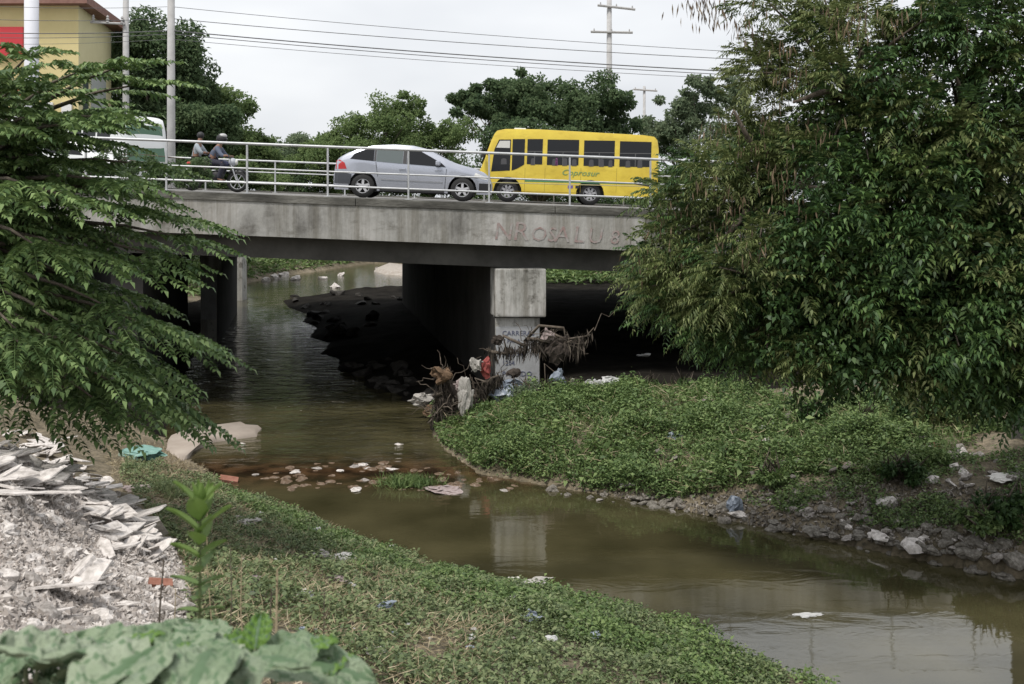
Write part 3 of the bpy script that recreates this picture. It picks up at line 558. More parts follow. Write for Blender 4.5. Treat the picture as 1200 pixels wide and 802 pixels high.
# grass tuft in the riffle
p = hit(481, 570); n = 900; P = np.array(list(p))+rng.normal(size=(n,3))*np.array([.27,.14,.0]); P[:,2] = .02
D = np.array([0,0,1.])+rng.normal(size=(n,3))*.55; v = leaves(P, D, rand_unit(n), rng.uniform(.1,.26,n), .018, .35)
tag(np_mesh('grass_tuft', v, 4, weedB), 'small green grass tuft growing on stones in the middle of the stream', 'grass tuft')

# ------------------------------------------------------------------ rocks and rubble
def rock_me(name, mat, sub=2, flat=.6, amp=.35, seed=0):
    bm = bmesh.new(); bmesh.ops.create_icosphere(bm, subdivisions=sub, radius=1); o = Vector((seed*3.1, seed*1.7, 0))
    for v in bm.verts:
        c = v.co.copy(); n1 = noise.noise(c*1.1+o)*amp*1.4+noise.noise(c*2.7+o)*amp*.6
        for pn in range(5):   # flatten against random planes for facets
            r = random.Random(seed*10+pn); d = Vector((r.uniform(-1,1), r.uniform(-1,1), r.uniform(-1,1))).normalized(); k = c.dot(d)
            if k > .68: c -= d*(k-.68)
        v.co = c*(1+n1); v.co.z *= flat
    me = bpy.data.meshes.new(name); bm.to_mesh(me); bm.free(); me.materials.append(mat); return me
def slab_me(name, mat, seed):
    r = random.Random(seed); n = r.randint(4, 7); a0 = r.uniform(0, 6); pts = []
    for k in range(n):
        t = a0+2*math.pi*k/n+r.uniform(-.3,.3); q = r.uniform(.6, 1.05); pts.append((math.cos(t)*q*1.15, math.sin(t)*q*.8))
    th = r.uniform(.035, .075); m = MB(); v = [(x, y, -th) for x, y in pts]+[(x*.98, y*.97, th*r.uniform(.8,1.1)) for x, y in pts]
    m.add(v, [tuple(range(n))[::-1], tuple(range(n, 2*n))]+[(i, (i+1) % n, n+(i+1) % n, n+i) for i in range(n)])
    o = m.build(name, mat, bevel=.012); me = o.data; bpy.data.objects.remove(o); return me
rockD = M('rock_shade_dark', (.018,.016,.013), .8, [(.045,.04,.034)], 3, bump=.5, bscale=14)  # stones under the bridges coloured near black to carry the deep shade
rocksD = [rock_me('rock_dark', rockD, 2, .55, .4, 90+k) for k in range(5)]
rocksR = [rock_me('rock', rockM, 2, .55, .35, k) for k in range(8)]
stonesW = [rock_me('stone', rockW, 2, .35, .3, 20+k) for k in range(5)]
chunks = [rock_me('chunk', rubbleG, 2, .6, .45, 40+k) for k in range(8)]
chunksP = [rock_me('chunk_pale', rubbleM, 2, .55, .45, 60+k) for k in range(6)]
slabs = [slab_me('slab', rubbleM, 80+k) for k in range(12)]
def place(me, name, p, s, label, cat, group, tilt=.3, sink=.25, sc=None):
    o = link(name, me, None, (p[0], p[1], p[2]+s*(.5-sink)*.5))
    o.rotation_euler = (random.gauss(0, tilt), random.gauss(0, tilt), random.uniform(0, 6.28)); q = sc or (random.uniform(.8,1.25), random.uniform(.75,1.1), random.uniform(.75,1.15)); o.scale = [s*a for a in q]
    tag(o, label, cat, group); return o
def rpts(poly, n):
    P = np.array(poly, float); out = []
    while len(out) < n:
        a = random.uniform(P[:,0].min(), P[:,0].max()); b = random.uniform(P[:,1].min(), P[:,1].max())
        if inside(np.array([a]), np.array([b]), P)[0]: out.append((a, b))
    return out
# stony strip along the right bank
for px, py in rpts([(640,572),(760,582),(870,585),(960,570),(1040,590),(1190,655),(1200,685),(1100,664),(1000,644),(860,616),(760,596),(640,578)], 295):
    p = hit(px, py); s = random.choice([.03,.04,.05,.05,.06,.07,.08,.1,.12]); place(random.choice(rocksR+rocksR+chunks[:3]+chunksP[:1]), 'rock', p, s, 'small grey brown stone in the stony strip along the right bank', 'stone', 'stones along the right bank')
for px, py in rpts([(700,480),(850,475),(1000,500),(1110,520),(1060,560),(860,575),(760,560)], 34):
    p = hit(px, py); p.z += .12; place(random.choice(chunksP+rocksR), 'rock', p, random.uniform(.05,.11), 'pale stone or clod poking out of the right bank weeds', 'stone', 'stones among the right bank weeds')
for px, py, s in [(1070,653,.22),(1032,632,.19),(865,606,.16),(955,625,.15),(1190,676,.2),(1130,662,.17),(905,622,.14),(1040,590,.2),(1175,640,.16)]:
    p = hit(px, py); o = place(random.choice(rocksR), 'boulder', p, s, {1070:'largest pale grey boulder at the waterline of the right bank',1032:'flat pale boulder just left of the largest boulder',865:'pale boulder at the tip of the stony strip, beside the white plastic'}.get(px, 'pale grey boulder bigger than the stones around it on the right bank'), 'boulder', None if px in (1070,1032,865) else 'boulders on the right bank', .15)
    o.data = chunksP[random.randrange(6)] if px in (1070,1032,865,1040) else o.data
for px, py in rpts([(1040,530),(1110,520),(1190,540),(1200,565),(1120,575),(1060,560)], 34):
    p = hit(px, py); place(random.choice(chunks+chunksP[:2]), 'rubble_chunk', p, random.uniform(.05,.13), 'broken chunk of rubble on the slope below the right retaining wall', 'rubble', 'rubble below the retaining wall')
# riffle stones
for px, py in rpts([(290,560),(360,543),(470,541),(560,552),(620,575),(540,577),(400,572),(320,575)], 110):
    p = at(px, py, 5.5*F/(py-HY)); place(random.choice(stonesW), 'stone', (p.x, p.y, -.02), random.uniform(.05,.15), 'wet reddish brown stone breaking the water in the riffle', 'stone', 'stones in the riffle', .08, .5)
for px, py, s in [(347,553,.17),(372,549,.13),(398,552,.12),(415,547,.15),(426,545,.16),(432,549,.12),(428,563,.13),(300,556,.1),(418,574,.2),(468,521,.14),(460,550,.14),(590,575,.12),(285,520,.1)]:
    p = at(px, py, 5.5*F/(py-HY)); place(random.choice(chunksP+chunks), 'stone', (p.x, p.y, 0), s*.8, 'pale stone standing out of the brown riffle', 'stone', 'pale stones in the riffle', .08, .6, sc=(1.2,.8,.5))
# under the far bridge + far bank stones
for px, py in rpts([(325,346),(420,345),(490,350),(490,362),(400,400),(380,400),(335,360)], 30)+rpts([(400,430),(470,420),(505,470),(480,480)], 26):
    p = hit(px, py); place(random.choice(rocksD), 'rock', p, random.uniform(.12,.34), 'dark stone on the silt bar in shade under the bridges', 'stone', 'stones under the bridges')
for px, py, s in [(322,327,.5),(333,324,.45),(345,328,.4),(378,327,.3),(393,337,.45),(400,323,.35),(310,330,.35),(455,318,.4),(470,316,.4),(445,316,.35)]:
    p = hit(px, py); place(random.choice(chunksP), 'stone', p, s, 'pale stone at the water edge beyond the bridges', 'stone', 'pale stones beyond the bridges')
gp = patch('gravel_bar', [(438,318),(455,311),(492,309),(520,312),(520,323),(480,324),(450,322)], .25, M('pale_gravel', (.30,.26,.22), .9, [(.45,.41,.37)], 4, bump=.4)); tag(gp, kind='structure')
# rubble heap left
RUB = [(0,500),(60,515),(100,545),(130,575),(165,600),(205,650),(222,690),(215,800),(0,800)]
n = 330000; x = rng.uniform(-6.5,-.9,n); y = rng.uniform(3,13.5,n); z = gz(x,y); k = in_px(x,y,z,RUB); x,y,z = x[k],y[k],z[k]; n = len(x)
P = np.stack([x,y,z+rng.uniform(-.005,.03,n)],1); Nn = rand_unit(n); Dd = rand_unit(n); l = rng.uniform(.006,.032,n)*rng.choice([1,1,1,1.6],n); v = []
s_ = unit(np.cross(Dd, Nn)); u_ = Dd; w_ = np.cross(s_, u_)
tet = [P+u_*l[:,None], P-u_*l[:,None]*.6+s_*l[:,None]*.8, P-u_*l[:,None]*.6-s_*l[:,None]*.8, P+w_*l[:,None]*.7]
for a, b, c in ((0,1,3),(1,2,3),(2,0,3),(0,2,1)): v.append(np.stack([tet[a],tet[b],tet[c]],1))
rubI = M('rubble_bits', (.25,.22,.195), .9, [(.42,.38,.35),(.66,.62,.58)], 1.6, island=.45, ramp=(.25,.8))
tag(np_mesh('rubble_gravel', np.stack(v,1).reshape(-1,3), 3, rubI), 'crumbled plaster and grit covering the rubble heap on the left', 'rubble', kind='stuff')
n = 40000; x = rng.uniform(1,12,n); y = rng.uniform(14,22,n); z = gz(x,y); k = in_px(x,y,z,[(640,572),(760,578),(870,575),(1000,560),(1190,575),(1200,685),(1100,664),(1000,644),(860,616),(760,596)]); x,y,z = x[k],y[k],z[k]; n = len(x)
P = np.stack([x,y,z+.01],1); Nn = rand_unit(n); Dd = rand_unit(n); l = rng.uniform(.015,.055,n); s_ = unit(np.cross(Dd, Nn)); w_ = np.cross(s_, Dd); l = l[:,None]
tet = [P+Dd*l, P-Dd*l*.6+s_*l*.8, P-Dd*l*.6-s_*l*.8, P+w_*l*.7]
tag(np_mesh('shore_gravel', np.stack([np.stack([tet[a],tet[b],tet[c]],1) for a,b,c in ((0,1,3),(1,2,3),(2,0,3),(0,2,1))],1).reshape(-1,3), 3, M('shore_bits', (.07,.06,.045), .9, [(.15,.13,.10),(.32,.29,.26)], 2.2, island=.7, ramp=(.2,.85))), 'fine gravel and grit of the right bank', 'gravel', kind='stuff')
for px, py in rpts(RUB, 130):
    p = hit(px, py); place(random.choice(chunks+chunksP), 'rubble_chunk', p, random.uniform(.035,.10), 'rough grey or pale chunk of rubble in the heap on the left bank', 'rubble', 'chunks in the rubble heap')
for px, py in rpts([(0,505),(60,520),(110,555),(150,590),(200,640),(150,640),(90,600),(0,580)], 75):
    p = hit(px, py); p.z += .05; place(random.choice(slabs), 'plaster_slab', p, random.uniform(.12,.27), 'large flat piece of white plaster board in the upper part of the rubble heap', 'rubble', 'larger plaster pieces in the rubble heap', .2, .1, sc=(random.uniform(.9,1.4), random.uniform(.6,1), .6))
for px, py in rpts([(0,500),(50,515),(90,545),(150,590),(200,650),(170,665),(120,630),(80,600),(0,590)], 120)+rpts([(120,640),(200,660),(200,720),(0,735),(0,690)], 18):
    p = hit(px, py); p.z += .03; place(random.choice(slabs), 'plaster_slab', p, random.choice([.05,.07,.09,.09,.12,.15,.2]), 'flat broken piece of white plaster board in the rubble heap', 'rubble', 'plaster pieces in the rubble heap', .28, .1, sc=(random.uniform(.9,1.4), random.uniform(.6,1), 1))
for px, py, s, rz, lab in [(50,590,.36,.1,'long white plaster sheet with a pointed end, biggest in the heap'),(15,592,.3,.5,'pure white plaster sheet at the left edge of the photo'),(88,545,.3,-.4,'pale pink plaster sheet near the top of the heap'),(100,570,.26,.0,'narrow pale board lying across the heap below the pink sheet'),(150,618,.22,-.3,'pale sheet at the right tip of the heap'),(165,640,.22,-.5,'lowest pale sheet at the right tip of the heap'),(140,655,.22,.8,'slab leaning up on edge at the right of the heap'),(75,705,.22,.2,'bluish white slab low in the heap'),(75,520,.3,.2,'flat sheet at the top edge of the heap')]:
    p = hit(px, py); p.z += .1; o = link('plaster_sheet', slabs[int(s*100+px) % 12], None, p); o.rotation_euler = (random.uniform(-.2,.05)-.1, random.uniform(-.15,.15), rz); o.scale = (s*1.25, s*.7, s*.5); tag(o, lab, 'plaster sheet')
# bricks and terracotta bits
def brick(px, py, s, lab, rz):
    p = hit(px, py); m = MB(); m.box(-.11,.11,-.055,.055,-.035,.035); o = m.build('brick', rust, bevel=.006, loc=(p.x,p.y,p.z+.04)); o.scale = [s]*3; o.rotation_euler = (.3,.2,rz); tag(o, lab, 'brick')
brick(188,692,.8,'orange red piece of brick low in the rubble heap',.4); brick(268,566,1.6,'dull red brick under shallow water near the left bank',.2); brick(90,566,.9,'reddish brick half hidden under a plaster sheet',1.)
# ------------------------------------------------------------------ litter
def crumple(name, p, sx, sy, sz, mat, lab, cat='litter', seed=0, amp=.5, fr=2.2, rot=0):
    bm = bmesh.new(); bmesh.ops.create_icosphere(bm, subdivisions=4, radius=1); o = Vector((seed*7.3, seed*2.1, seed))
    for v in bm.verts:
        c = v.co.copy(); w1 = noise.noise_vector(c*.9+o)*.75; w2 = noise.noise_vector(c*2.4+o*1.3)*.32; w3 = noise.noise_vector(c*6+o*2)*.10
        v.co = c*.8+w1+w2+w3
    me = bpy.data.meshes.new(name); bm.to_mesh(me); bm.free(); me.materials.append(mat)
    ob = link(name, me, None, p); ob.scale = (sx, sy, sz); ob.rotation_euler = (0, rot, random.uniform(0, 3)*0); tag(ob, lab, cat); return ob
bagW = M('white_plastic', (.58,.58,.57), .45, trans=.2); bagB = M('bluish_plastic', (.26,.30,.36), .4, trans=.15); bagG = M('teal_plastic', (.18,.32,.28), .5); bagR = M('red_cloth', (.26,.05,.045), .85, [(.34,.09,.08)], 6); ragD = M('dark_rag', (.025,.02,.016), .9, [(.06,.045,.035)], 6); ragP = M('pinkish_rag', (.22,.16,.15), .85, [(.36,.31,.30)], 5); card = M('brown_card', (.10,.065,.04), .9, [(.19,.12,.07)], 6); bagY = M('pale_rag', (.26,.245,.22), .9, [(.45,.43,.4)], 6); foam = M('white_foam', (.60,.58,.54), .8, bump=.2)
for i, (px, py, w, h, mt, lab) in enumerate([
 (371,629,6,5,bagW,'small round white scrap at the near bank edge'),(400,662,20,5,foam,'long white piece of foam lying on the near bank'),(376,659,10,6,bagY,'beige scrap beside the long white foam'),
 (357,708,11,6,bagW,'white crumpled bag on the straw of the near bank'),(398,690,9,7,ragP,'pink scrap in the weeds of the near bank'),(412,694,7,4,bagW,'white scrap next to the pink scrap'),
 (622,733,11,8,bagB,'pale plastic bag on the weeds, low centre'),(552,757,5,5,bagW,'small white ball of paper on the weeds'),(645,756,9,4,bagW,'white scrap right of the pale plastic bag'),(625,688,22,6,bagY,'row of pale scraps on the bank edge by the water'),(600,683,9,5,foam,'pale lump on the bank edge left of the scraps'),
 (697,752,7,5,bagB,'blue scrap among the weeds, right of centre'),(452,720,9,5,bagB,'bluish scrap on the near bank'),(440,772,12,4,bagY,'beige scrap at the bottom of the near bank'),(158,578,16,4,ragP,'pink white strip of board below the left tree'),(165,540,22,10,bagG,'teal green crushed plastic by the silt bar'),(290,618,16,5,bagY,'pale flattened scrap behind the young plant'),(297,690,8,6,ragP,'pinkish scrap right of the young plant'),(460,645,8,4,bagW,'white scrap near the water in weeds'),
 (862,603,10,16,bagB,'torn blue white plastic caught at the stony tip'),(905,508,15,8,bagW,'white sheet of plastic on the right bank weeds'),(830,478,10,7,ragP,'pale scrap at the top of the right bank weeds'),(1175,566,20,4,foam,'flat white board under the retaining wall'),(1040,510,16,7,bagB,'blue white plastic bag at the foot of the right bush'),(1062,505,20,4,bagY,'pale stick like strip beside the blue plastic bag'),(1095,528,8,5,bagR,'red scrap among the rubble below the retaining wall'),(1010,487,8,6,bagW,'white scrap in the shade of the right tree'),(995,552,8,6,ragP,'pale scrap on the stony bank'),(790,518,9,6,bagB,'grey bag half sunk in the bright weeds'),(1140,628,5,4,bagW,'tiny white scrap at the right shore'),(520,576,22,4,ragP,'pale branch like strip beside the grass tuft in the stream'),(735,575,9,4,bagY,'pale flake at the edge of the right bank weeds')]):
    p = hit(px, py); s = p.y/F; crumple('litter', (p.x, p.y, p.z+h*s*.5+(.05 if p.z > .1 else 0)), w*s, w*s*.8, h*s*.8, mt, lab, 'litter', i)
for i, (px, py) in enumerate(rpts([(240,560),(330,600),(560,690),(700,750),(560,790),(330,760),(240,650)], 34)+rpts([(880,480),(1040,500),(1120,530),(1000,560),(880,520)], 14)):
    p = hit(px, py); s_ = p.y/F*random.uniform(1.5, 5); crumple('scrap', (p.x, p.y, p.z+.07), s_, s_*.7, s_*.4, random.choice([bagW, bagY, ragP, bagY, bagB]), 'tiny faded scrap of litter lost among the bank weeds', 'litter', 300+i)['group'] = 'tiny scraps on the banks'
p = hit(945, 722); crumple('floating_litter', (p.x, p.y, .0), .2, .12, .02, bagW, 'white scrap floating on the dark water at lower right', 'litter', 71)

# ------------------------------------------------------------------ flood debris against the pier
def stick(m, a, b, r, bend=.1, n=6):
    a, b = Vector(a), Vector(b); L_ = (b-a).length; pts = [a.lerp(b, k/n)+Vector((random.gauss(0,1), random.gauss(0,.6), random.gauss(0,1)))*bend*L_*.35*math.sin(math.pi*k/n) for k in range(n+1)]
    m.tube(pts, [r*(1-.6*k/n) for k in range(n+1)], 6)
def snag(name, lab, pa, pb, Y, r, tw, rag, nh, hl):
    a, b = at(*pa, Y), at(*pb, Y); e = empty(name, a); tag(e, lab, 'driftwood')
    m = MB(); stick(m, (0,0,0), b-a, r, .25, 9); m.build('log', bark, e, smooth=True)
    m = MB()
    for k in range(tw):
        s_ = (b-a)*random.random(); stick(m, s_, s_+Vector((random.gauss(0,.4), random.gauss(0,.25), random.gauss(0,.28))), random.uniform(.007,.018), .26)
    tag(m.build('twigs', bark, e), kind='stuff')
    n = nh*30; t = rng.random(n); base = np.outer(t, np.array(list(b-a)))+rng.normal(size=(n,3))*np.array([.07,.1,.07])
    v = leaves(base, np.array([0,0,-1.])+rng.normal(size=(n,3))*.28, rand_unit(n), rng.uniform(.3,1,n)*hl, rng.uniform(.015,.05,n), .05)
    tag(np_mesh('hanging_roots', v, 4, rag, e), kind='stuff')
rag2 = M('dead_weed', (.02,.016,.012), .95, [(.055,.043,.033),(.13,.11,.085)], 3, island=.7, ramp=(.25,.9))
snag('driftwood_snag', 'dark branch with dead weeds hooked across the pier front', (572,412), (692,392), 26.3, .055, 16, rag2, 14, .42)
snag('driftwood_snag', 'dead weeds and branch hanging right of the pier', (618,398), (684,402), 26.2, .05, 20, rag2, 13, .55)
snag('driftwood_snag', 'upright stump wrapped in dead roots left of the pier', (514,492), (520,432), 25.4, .1, 22, rag2, 20, .4)
snag('driftwood_snag', 'tangled branches between the stump and the red cloth', (530,485), (585,440), 25.6, .07, 26, rag2, 24, .45)
snag('driftwood_snag', 'thin pole lying level behind the bushes right of the pier', (560,462), (735,455), 26.0, .03, 10, rag2, 6, .3)
snag('driftwood_snag', 'bare stick leaning at the water edge below the stump', (502,496), (528,462), 25.0, .025, 4, rag2, 1, .15)
for i, (px, py, w, h, Y, mt, lab, cat) in enumerate([
 (516,440,13,11,25.2,card,'brown crushed card caught on top of the stump','card'),(567,431,9,12,25.2,bagR,'red and white cloth hanging beside the pier','cloth'),(558,428,8,9,25.1,bagY,'white cloth tucked against the red cloth','cloth'),(545,468,8,20,25.0,bagY,'long white rag hanging in the tangle','cloth'),(540,452,9,9,25.1,ragP,'pinkish rag above the long white rag','cloth'),(590,459,18,13,25.7,bagB,'pale grey sack beside the pier foot','sack'),
 (694,452,8,8,25.8,bagW,'left one of two white bags on the level pole','bag'),(714,448,11,8,25.8,bagW,'right one of two white bags on the level pole','bag'),(653,446,10,13,25.9,bagB,'bluish torn plastic right of the pier','plastic'),(670,455,6,11,25.9,bagY,'pale torn strip beside the bluish plastic','plastic'),(632,472,18,9,25.3,card,'reddish brown leafy trash in front of the pier','litter'),(602,438,9,7,25.9,ragD,'dark rag over the painted panel','cloth'),(583,400,6,6,26.0,ragD,'small dark rag at the branch end','cloth'),(525,470,16,20,25.8,ragD,'dark mass of wet rags under the stump','rags'),(565,478,18,18,25.9,ragD,'dark mass of wet rags under the tangle','rags'),
 (495,467,14,7,27.0,bagY,'grey scrap in shade left of the stump','litter'),(642,393,8,7,26.0,ragP,'pale cloth scrap caught at the top of the hanging weeds','cloth'),(655,410,14,16,26.1,ragD,'dark rag hanging in the dead weeds','cloth'),(755,416,9,2,29,bagW,'thin white streak of plastic deep in the right bay','litter'),(505,482,10,6,26.5,card,'brown scrap at the waterline by the stump','litter')]):
    p = at(px, py, Y); s = Y/F; crumple('debris', p, w*s, w*s*.6, h*s, mt, lab, cat, 100+i, .7, 2.6)
# weeds at the pier foot
for px, py, r, mt in [(612,462,20,leafP),(640,470,22,weedB),(668,466,14,weedB),(760,462,18,leafV),(600,478,18,weedB),(800,462,18,leafV)]:
    Y = 25.6; s = Y/F; p = at(px, py, Y)
    tree('bush', {612:'pale green bushy weed in front of the painted pier panel',640:'bright bush just right of the pale weed at the pier foot',668:'small bush below the white bags',760:'dark bush at the mouth of the right bay',600:'bright bush at the foot of the grey sack',800:'dark bush under the left edge of the feathery tree'}[px], (p.x, Y, g1(p.x, Y)), [(p.x, Y, p.z, r*s, .3, r*s*.8)], 18, 110, .075, mt, None, .015, 'bush', clr=(.3,.5))

# ------------------------------------------------------------------ vehicles
tyreM = M('tyre_rubber', (.018,.018,.018), .85); glassM = M('dark_glass', (.012,.013,.015), .12, spec=.3); glassL = M('tinted_glass', (.10,.12,.12), .12, spec=.5); rimM = M('alloy_rim', (.6,.6,.62), .35, metal=.5)
silver = M('silver_paint', (.46,.48,.54), .25, metal=.6); yellow = M('yellow_paint', (.60,.44,.05), .32, [(.72,.56,.07)], 1.1, 8); streaks(yellow, (1.2,1.2,2.5), .8, .3, .5, 1.3); dark = M('black_trim', (.02,.02,.022), .6); lampR = M('red_lens', (.45,.03,.03), .2); lampW = M('clear_lens', (.65,.65,.62), .15); greenS = M('green_stripe', (.08,.24,.10), .4); teal = M('teal_paint', (.03,.30,.26), .35); wht = M('white_bodywork', (.70,.72,.72), .35)
def interp(pts, x): a = np.array(pts, float); return float(np.interp(x, a[:,0], a[:,1]))
class Loft:
    """car body as loft of sections along x. top, bottom, half-width profiles; belt height, roof narrowing"""
    def __init__(s, top, bot, wid, belt, roofn): s.top, s.bot, s.wid, s.belt, s.roofn = top, bot, wid, belt, roofn
    def side(s, x, z):            # half width at height z
        w = interp(s.wid, x); zt = interp(s.top, x); bl = interp(s.belt, x)
        if z <= bl: return w*(1-.035*max(0, (.5-z))/.5*1.0)
        return w-(z-bl)*s.roofn
    def section(s, x):
        zt, zb, bl = interp(s.top, x), interp(s.bot, x), interp(s.belt, x); bl = min(bl, zt-.04); P = [(0, zb)]
        for t in (0, .2, .45, .75, 1): z = zb+(bl-zb)*t; P.append((s.side(x, z), z))
        for t in (.35, .7, .9): z = bl+(zt-bl-.045)*t; P.append((s.side(x, z), z))
        ws = s.side(x, zt-.05); P += [(ws-.03, zt-.018), (ws*.7, zt), (0, zt+.008)]
        return P
    def build(s, name, mat, parent, xs_):
        m = MB(); secs = []
        for x in xs_:
            P = s.section(x); full = [(x, -y, z) for y, z in P]+[(x, y, z) for y, z in P[::-1][1:-1]]; secs.append(full)
        n = len(secs[0]); v = [q for c in secs for q in c]; f = [(i*n+k, i*n+(k+1) % n, (i+1)*n+(k+1) % n, (i+1)*n+k) for i in range(len(secs)-1) for k in range(n)]
        f += [tuple(range(n))[::-1], tuple((len(secs)-1)*n+k for k in range(n))]; m.add(v, f); o = m.build(name, mat, parent, smooth=True)
        try: o.data.set_sharp_from_angle(angle=math.radians(38))
        except Exception: pass
        return o
    def panel(s, name, poly, mat, parent, off=.008, sides=(-1, 1), th=.012):
        for sd_ in sides:
            bm = bmesh.new(); bm.faces.new([bm.verts.new((x, 0, z)) for x, z in poly])
            for ax, st in ((0, .12), (2, .12)):
                lo_, hi_ = min(p[ax//2] for p in poly), max(p[ax//2] for p in poly); c = lo_+st
                while c < hi_-.02:
                    co = [0, 0, 0]; no = [0, 0, 0]; co[ax] = c; no[ax] = 1
                    bmesh.ops.bisect_plane(bm, geom=bm.verts[:]+bm.edges[:]+bm.faces[:], plane_co=co, plane_no=no); c += st
            for v in bm.verts: v.co.y = sd_*(s.side(v.co.x, v.co.z)+off)
            ex = bmesh.ops.extrude_face_region(bm, geom=bm.faces[:])
            for v in [g for g in ex['geom'] if isinstance(g, bmesh.types.BMVert)]: v.co.y -= sd_*(off+.006)
            bmesh.ops.recalc_face_normals(bm, faces=bm.faces)
            me = bpy.data.meshes.new(name); bm.to_mesh(me); bm.free(); me.materials.append(mat); link(name, me, parent)
def wheel(parent, x, y, r, w, sgn, spokes=5, rim=rimM):
    m = MB(); m.lathe([(r*.62, -w/2), (r*.93, -w/2), (r, -w*.35), (r, w*.35), (r*.93, w/2), (r*.62, w/2), (r*.62, -w/2)], 'y', 28); t = m.build('wheel', tyreM, parent, smooth=True, loc=(x, y, r))
    m = MB(); ys = sgn*w*.42; m.lathe([(r*.64, ys-sgn*.0), (r*.56, ys), (r*.56, ys-sgn*.05), (r*.64, ys-sgn*.06)], 'y', 24)
    for k in range(spokes):
        a = 2*math.pi*k/spokes+.3; c, s_ = math.cos(a), math.sin(a); q = Vector((c, 0, s_)); u = Vector((-s_, 0, c))*r*.11
        A, B = q*r*.08+Vector((0, ys, 0)), q*r*.58+Vector((0, ys, 0)); d = Vector((0, -sgn*.03, 0))
        m.add([A-u, A+u, B+u*.9, B-u*.9, A-u+d, A+u+d, B+u*.9+d, B-u*.9+d], [(0,1,2,3),(4,5,6,7),(0,1,5,4),(2,3,7,6),(1,2,6,5),(3,0,4,7)])
    m.lathe([(.001, ys+sgn*.01), (r*.16, ys+sgn*.01), (r*.18, ys-sgn*.03)], 'y', 12); m.build('rim', rim, t)
def disc(parent, name, x, y, z, r, mat, sgn, n=22, th=.01):
    m = MB(); m.lathe([(.001, y), (r, y), (r, y-sgn*th)], 'y', n, (x, 0, z)); return m.build(name, mat, parent)
def arches(base, wheels, R, zb):
    def f(x):
        for wx, r in wheels:
            if abs(x-wx) < R: return max(zb, r+math.sqrt(R*R-(x-wx)**2))
        return zb
    return f
TILT = math.atan(-GR)
# silver hatchback: local x = length (front +x), 4.3 m
Yc = 29.0; sc = Yc/F; x0 = (389-600)*sc; L4 = (576-389)*sc
car = empty('parked_car', ((482-600)*Yc/F, Yc+.9, bx((482-600)*Yc/F)), (0, TILT, 0)); car.name = 'hatchback_car'; tag(car, 'silver hatchback car driving right across the bridge, in front of the yellow bus', 'car')
H = L4/2; wr = .315; wf = (541-482)*sc; wb = (424-482)*sc
f_ = arches(None, [(wf, wr), (wb, wr)], .385, .2); xsv = sorted(set([-H+.0, -H+.03, -H+.08, H-.08, H-.03, H]+list(np.linspace(-H+.1, H-.1, 60))+[wf-.384, wf+.384, wb-.384, wb+.384, wf-.386, wf+.386, wb-.386, wb+.386]))
top = [(-H,.62),(-H+.04,.92),(-H+.12,1.06),(-H+.35,1.2),(-H+.7,1.34),(-H+1.05,1.43),(-H+1.6,1.475),(-H+2.1,1.46),(-H+2.5,1.38),(-H+2.85,1.22),(-H+3.2,1.05),(-H+3.4,.99),(-H+3.8,.9),(-H+4.05,.8),(H-.06,.66),(H,.5)]
bot = [(x, f_(x)) for x in xsv]; bot[0] = (-H, .34); bot[-1] = (H, .28)
lf = Loft(top, bot, [(-H,.66),(-H+.12,.78),(-H+.6,.85),(-H+2,.87),(-H+3.5,.84),(H-.35,.78),(H,.58)], [(-H,.9),(-H+.5,1.0),(-H+1.5,.97),(-H+3,.9),(H,.6)], .42)
body = lf.build('body', silver, car, xsv)
def Xp(px): return (px-482)*sc
lf.panel('window', [(Xp(408),1.03),(Xp(436),.99),(Xp(436),1.33),(Xp(424),1.29),(Xp(413),1.18)], glassM, car)
lf.panel('window', [(Xp(439),.985),(Xp(470),.95),(Xp(470),1.37),(Xp(455),1.37),(Xp(439),1.34)], glassL, car)
lf.panel('window', [(Xp(475),.945),(Xp(521),.90),(Xp(516),1.0),(Xp(502),1.17),(Xp(490),1.31),(Xp(475),1.365)], glassM, car)
lf.panel('pillar', [(Xp(436.3),.99),(Xp(438.7),.985),(Xp(438.7),1.34),(Xp(436.3),1.33)], dark, car, .007)
lf.panel('pillar', [(Xp(470.3),.95),(Xp(474.7),.946),(Xp(474.7),1.36),(Xp(470.3),1.37)], dark, car, .007)
lf.panel('door_seam', [(Xp(476.2),.30),(Xp(476.8),.30),(Xp(476.8),.93),(Xp(476.2),.93)], dark, car, .003)
lf.panel('door_seam', [(Xp(441),.58),(Xp(441.6),.58),(Xp(438.8),.97),(Xp(438.2),.97)], dark, car, .003)
lf.panel('door_seam', [(Xp(520),.30),(Xp(520.6),.30),(Xp(522),.85),(Xp(521.4),.85)], dark, car, .003)
lf.panel('side_moulding', [(Xp(445),.50),(Xp(518),.47),(Xp(518),.50),(Xp(445),.53)], M('grey_trim', (.25,.26,.28), .5), car, .012)
lf.panel('sill_trim', [(Xp(444),.2),(Xp(520),.2),(Xp(520),.28),(Xp(444),.28)], dark, car, .006)
lf.panel('tail_light', [(-H+.05,.74),(-H+.36,.76),(-H+.30,.92),(-H+.16,1.0),(-H+.07,.98)], lampR, car, .01)
lf.panel('rear_bumper', [(-H+.02,.36),(-H+.46,.36),(-H+.5,.62),(-H+.03,.7)], M('dark_grey_bumper', (.05,.055,.065), .5), car, .012)
lf.panel('headlight', [(H-.5,.66),(H-.14,.60),(H-.16,.68),(H-.45,.78)], lampW, car, .01)
lf.panel('front_bumper', [(H-.34,.28),(H-.03,.28),(H-.02,.5),(H-.34,.5)], dark, car, .008)
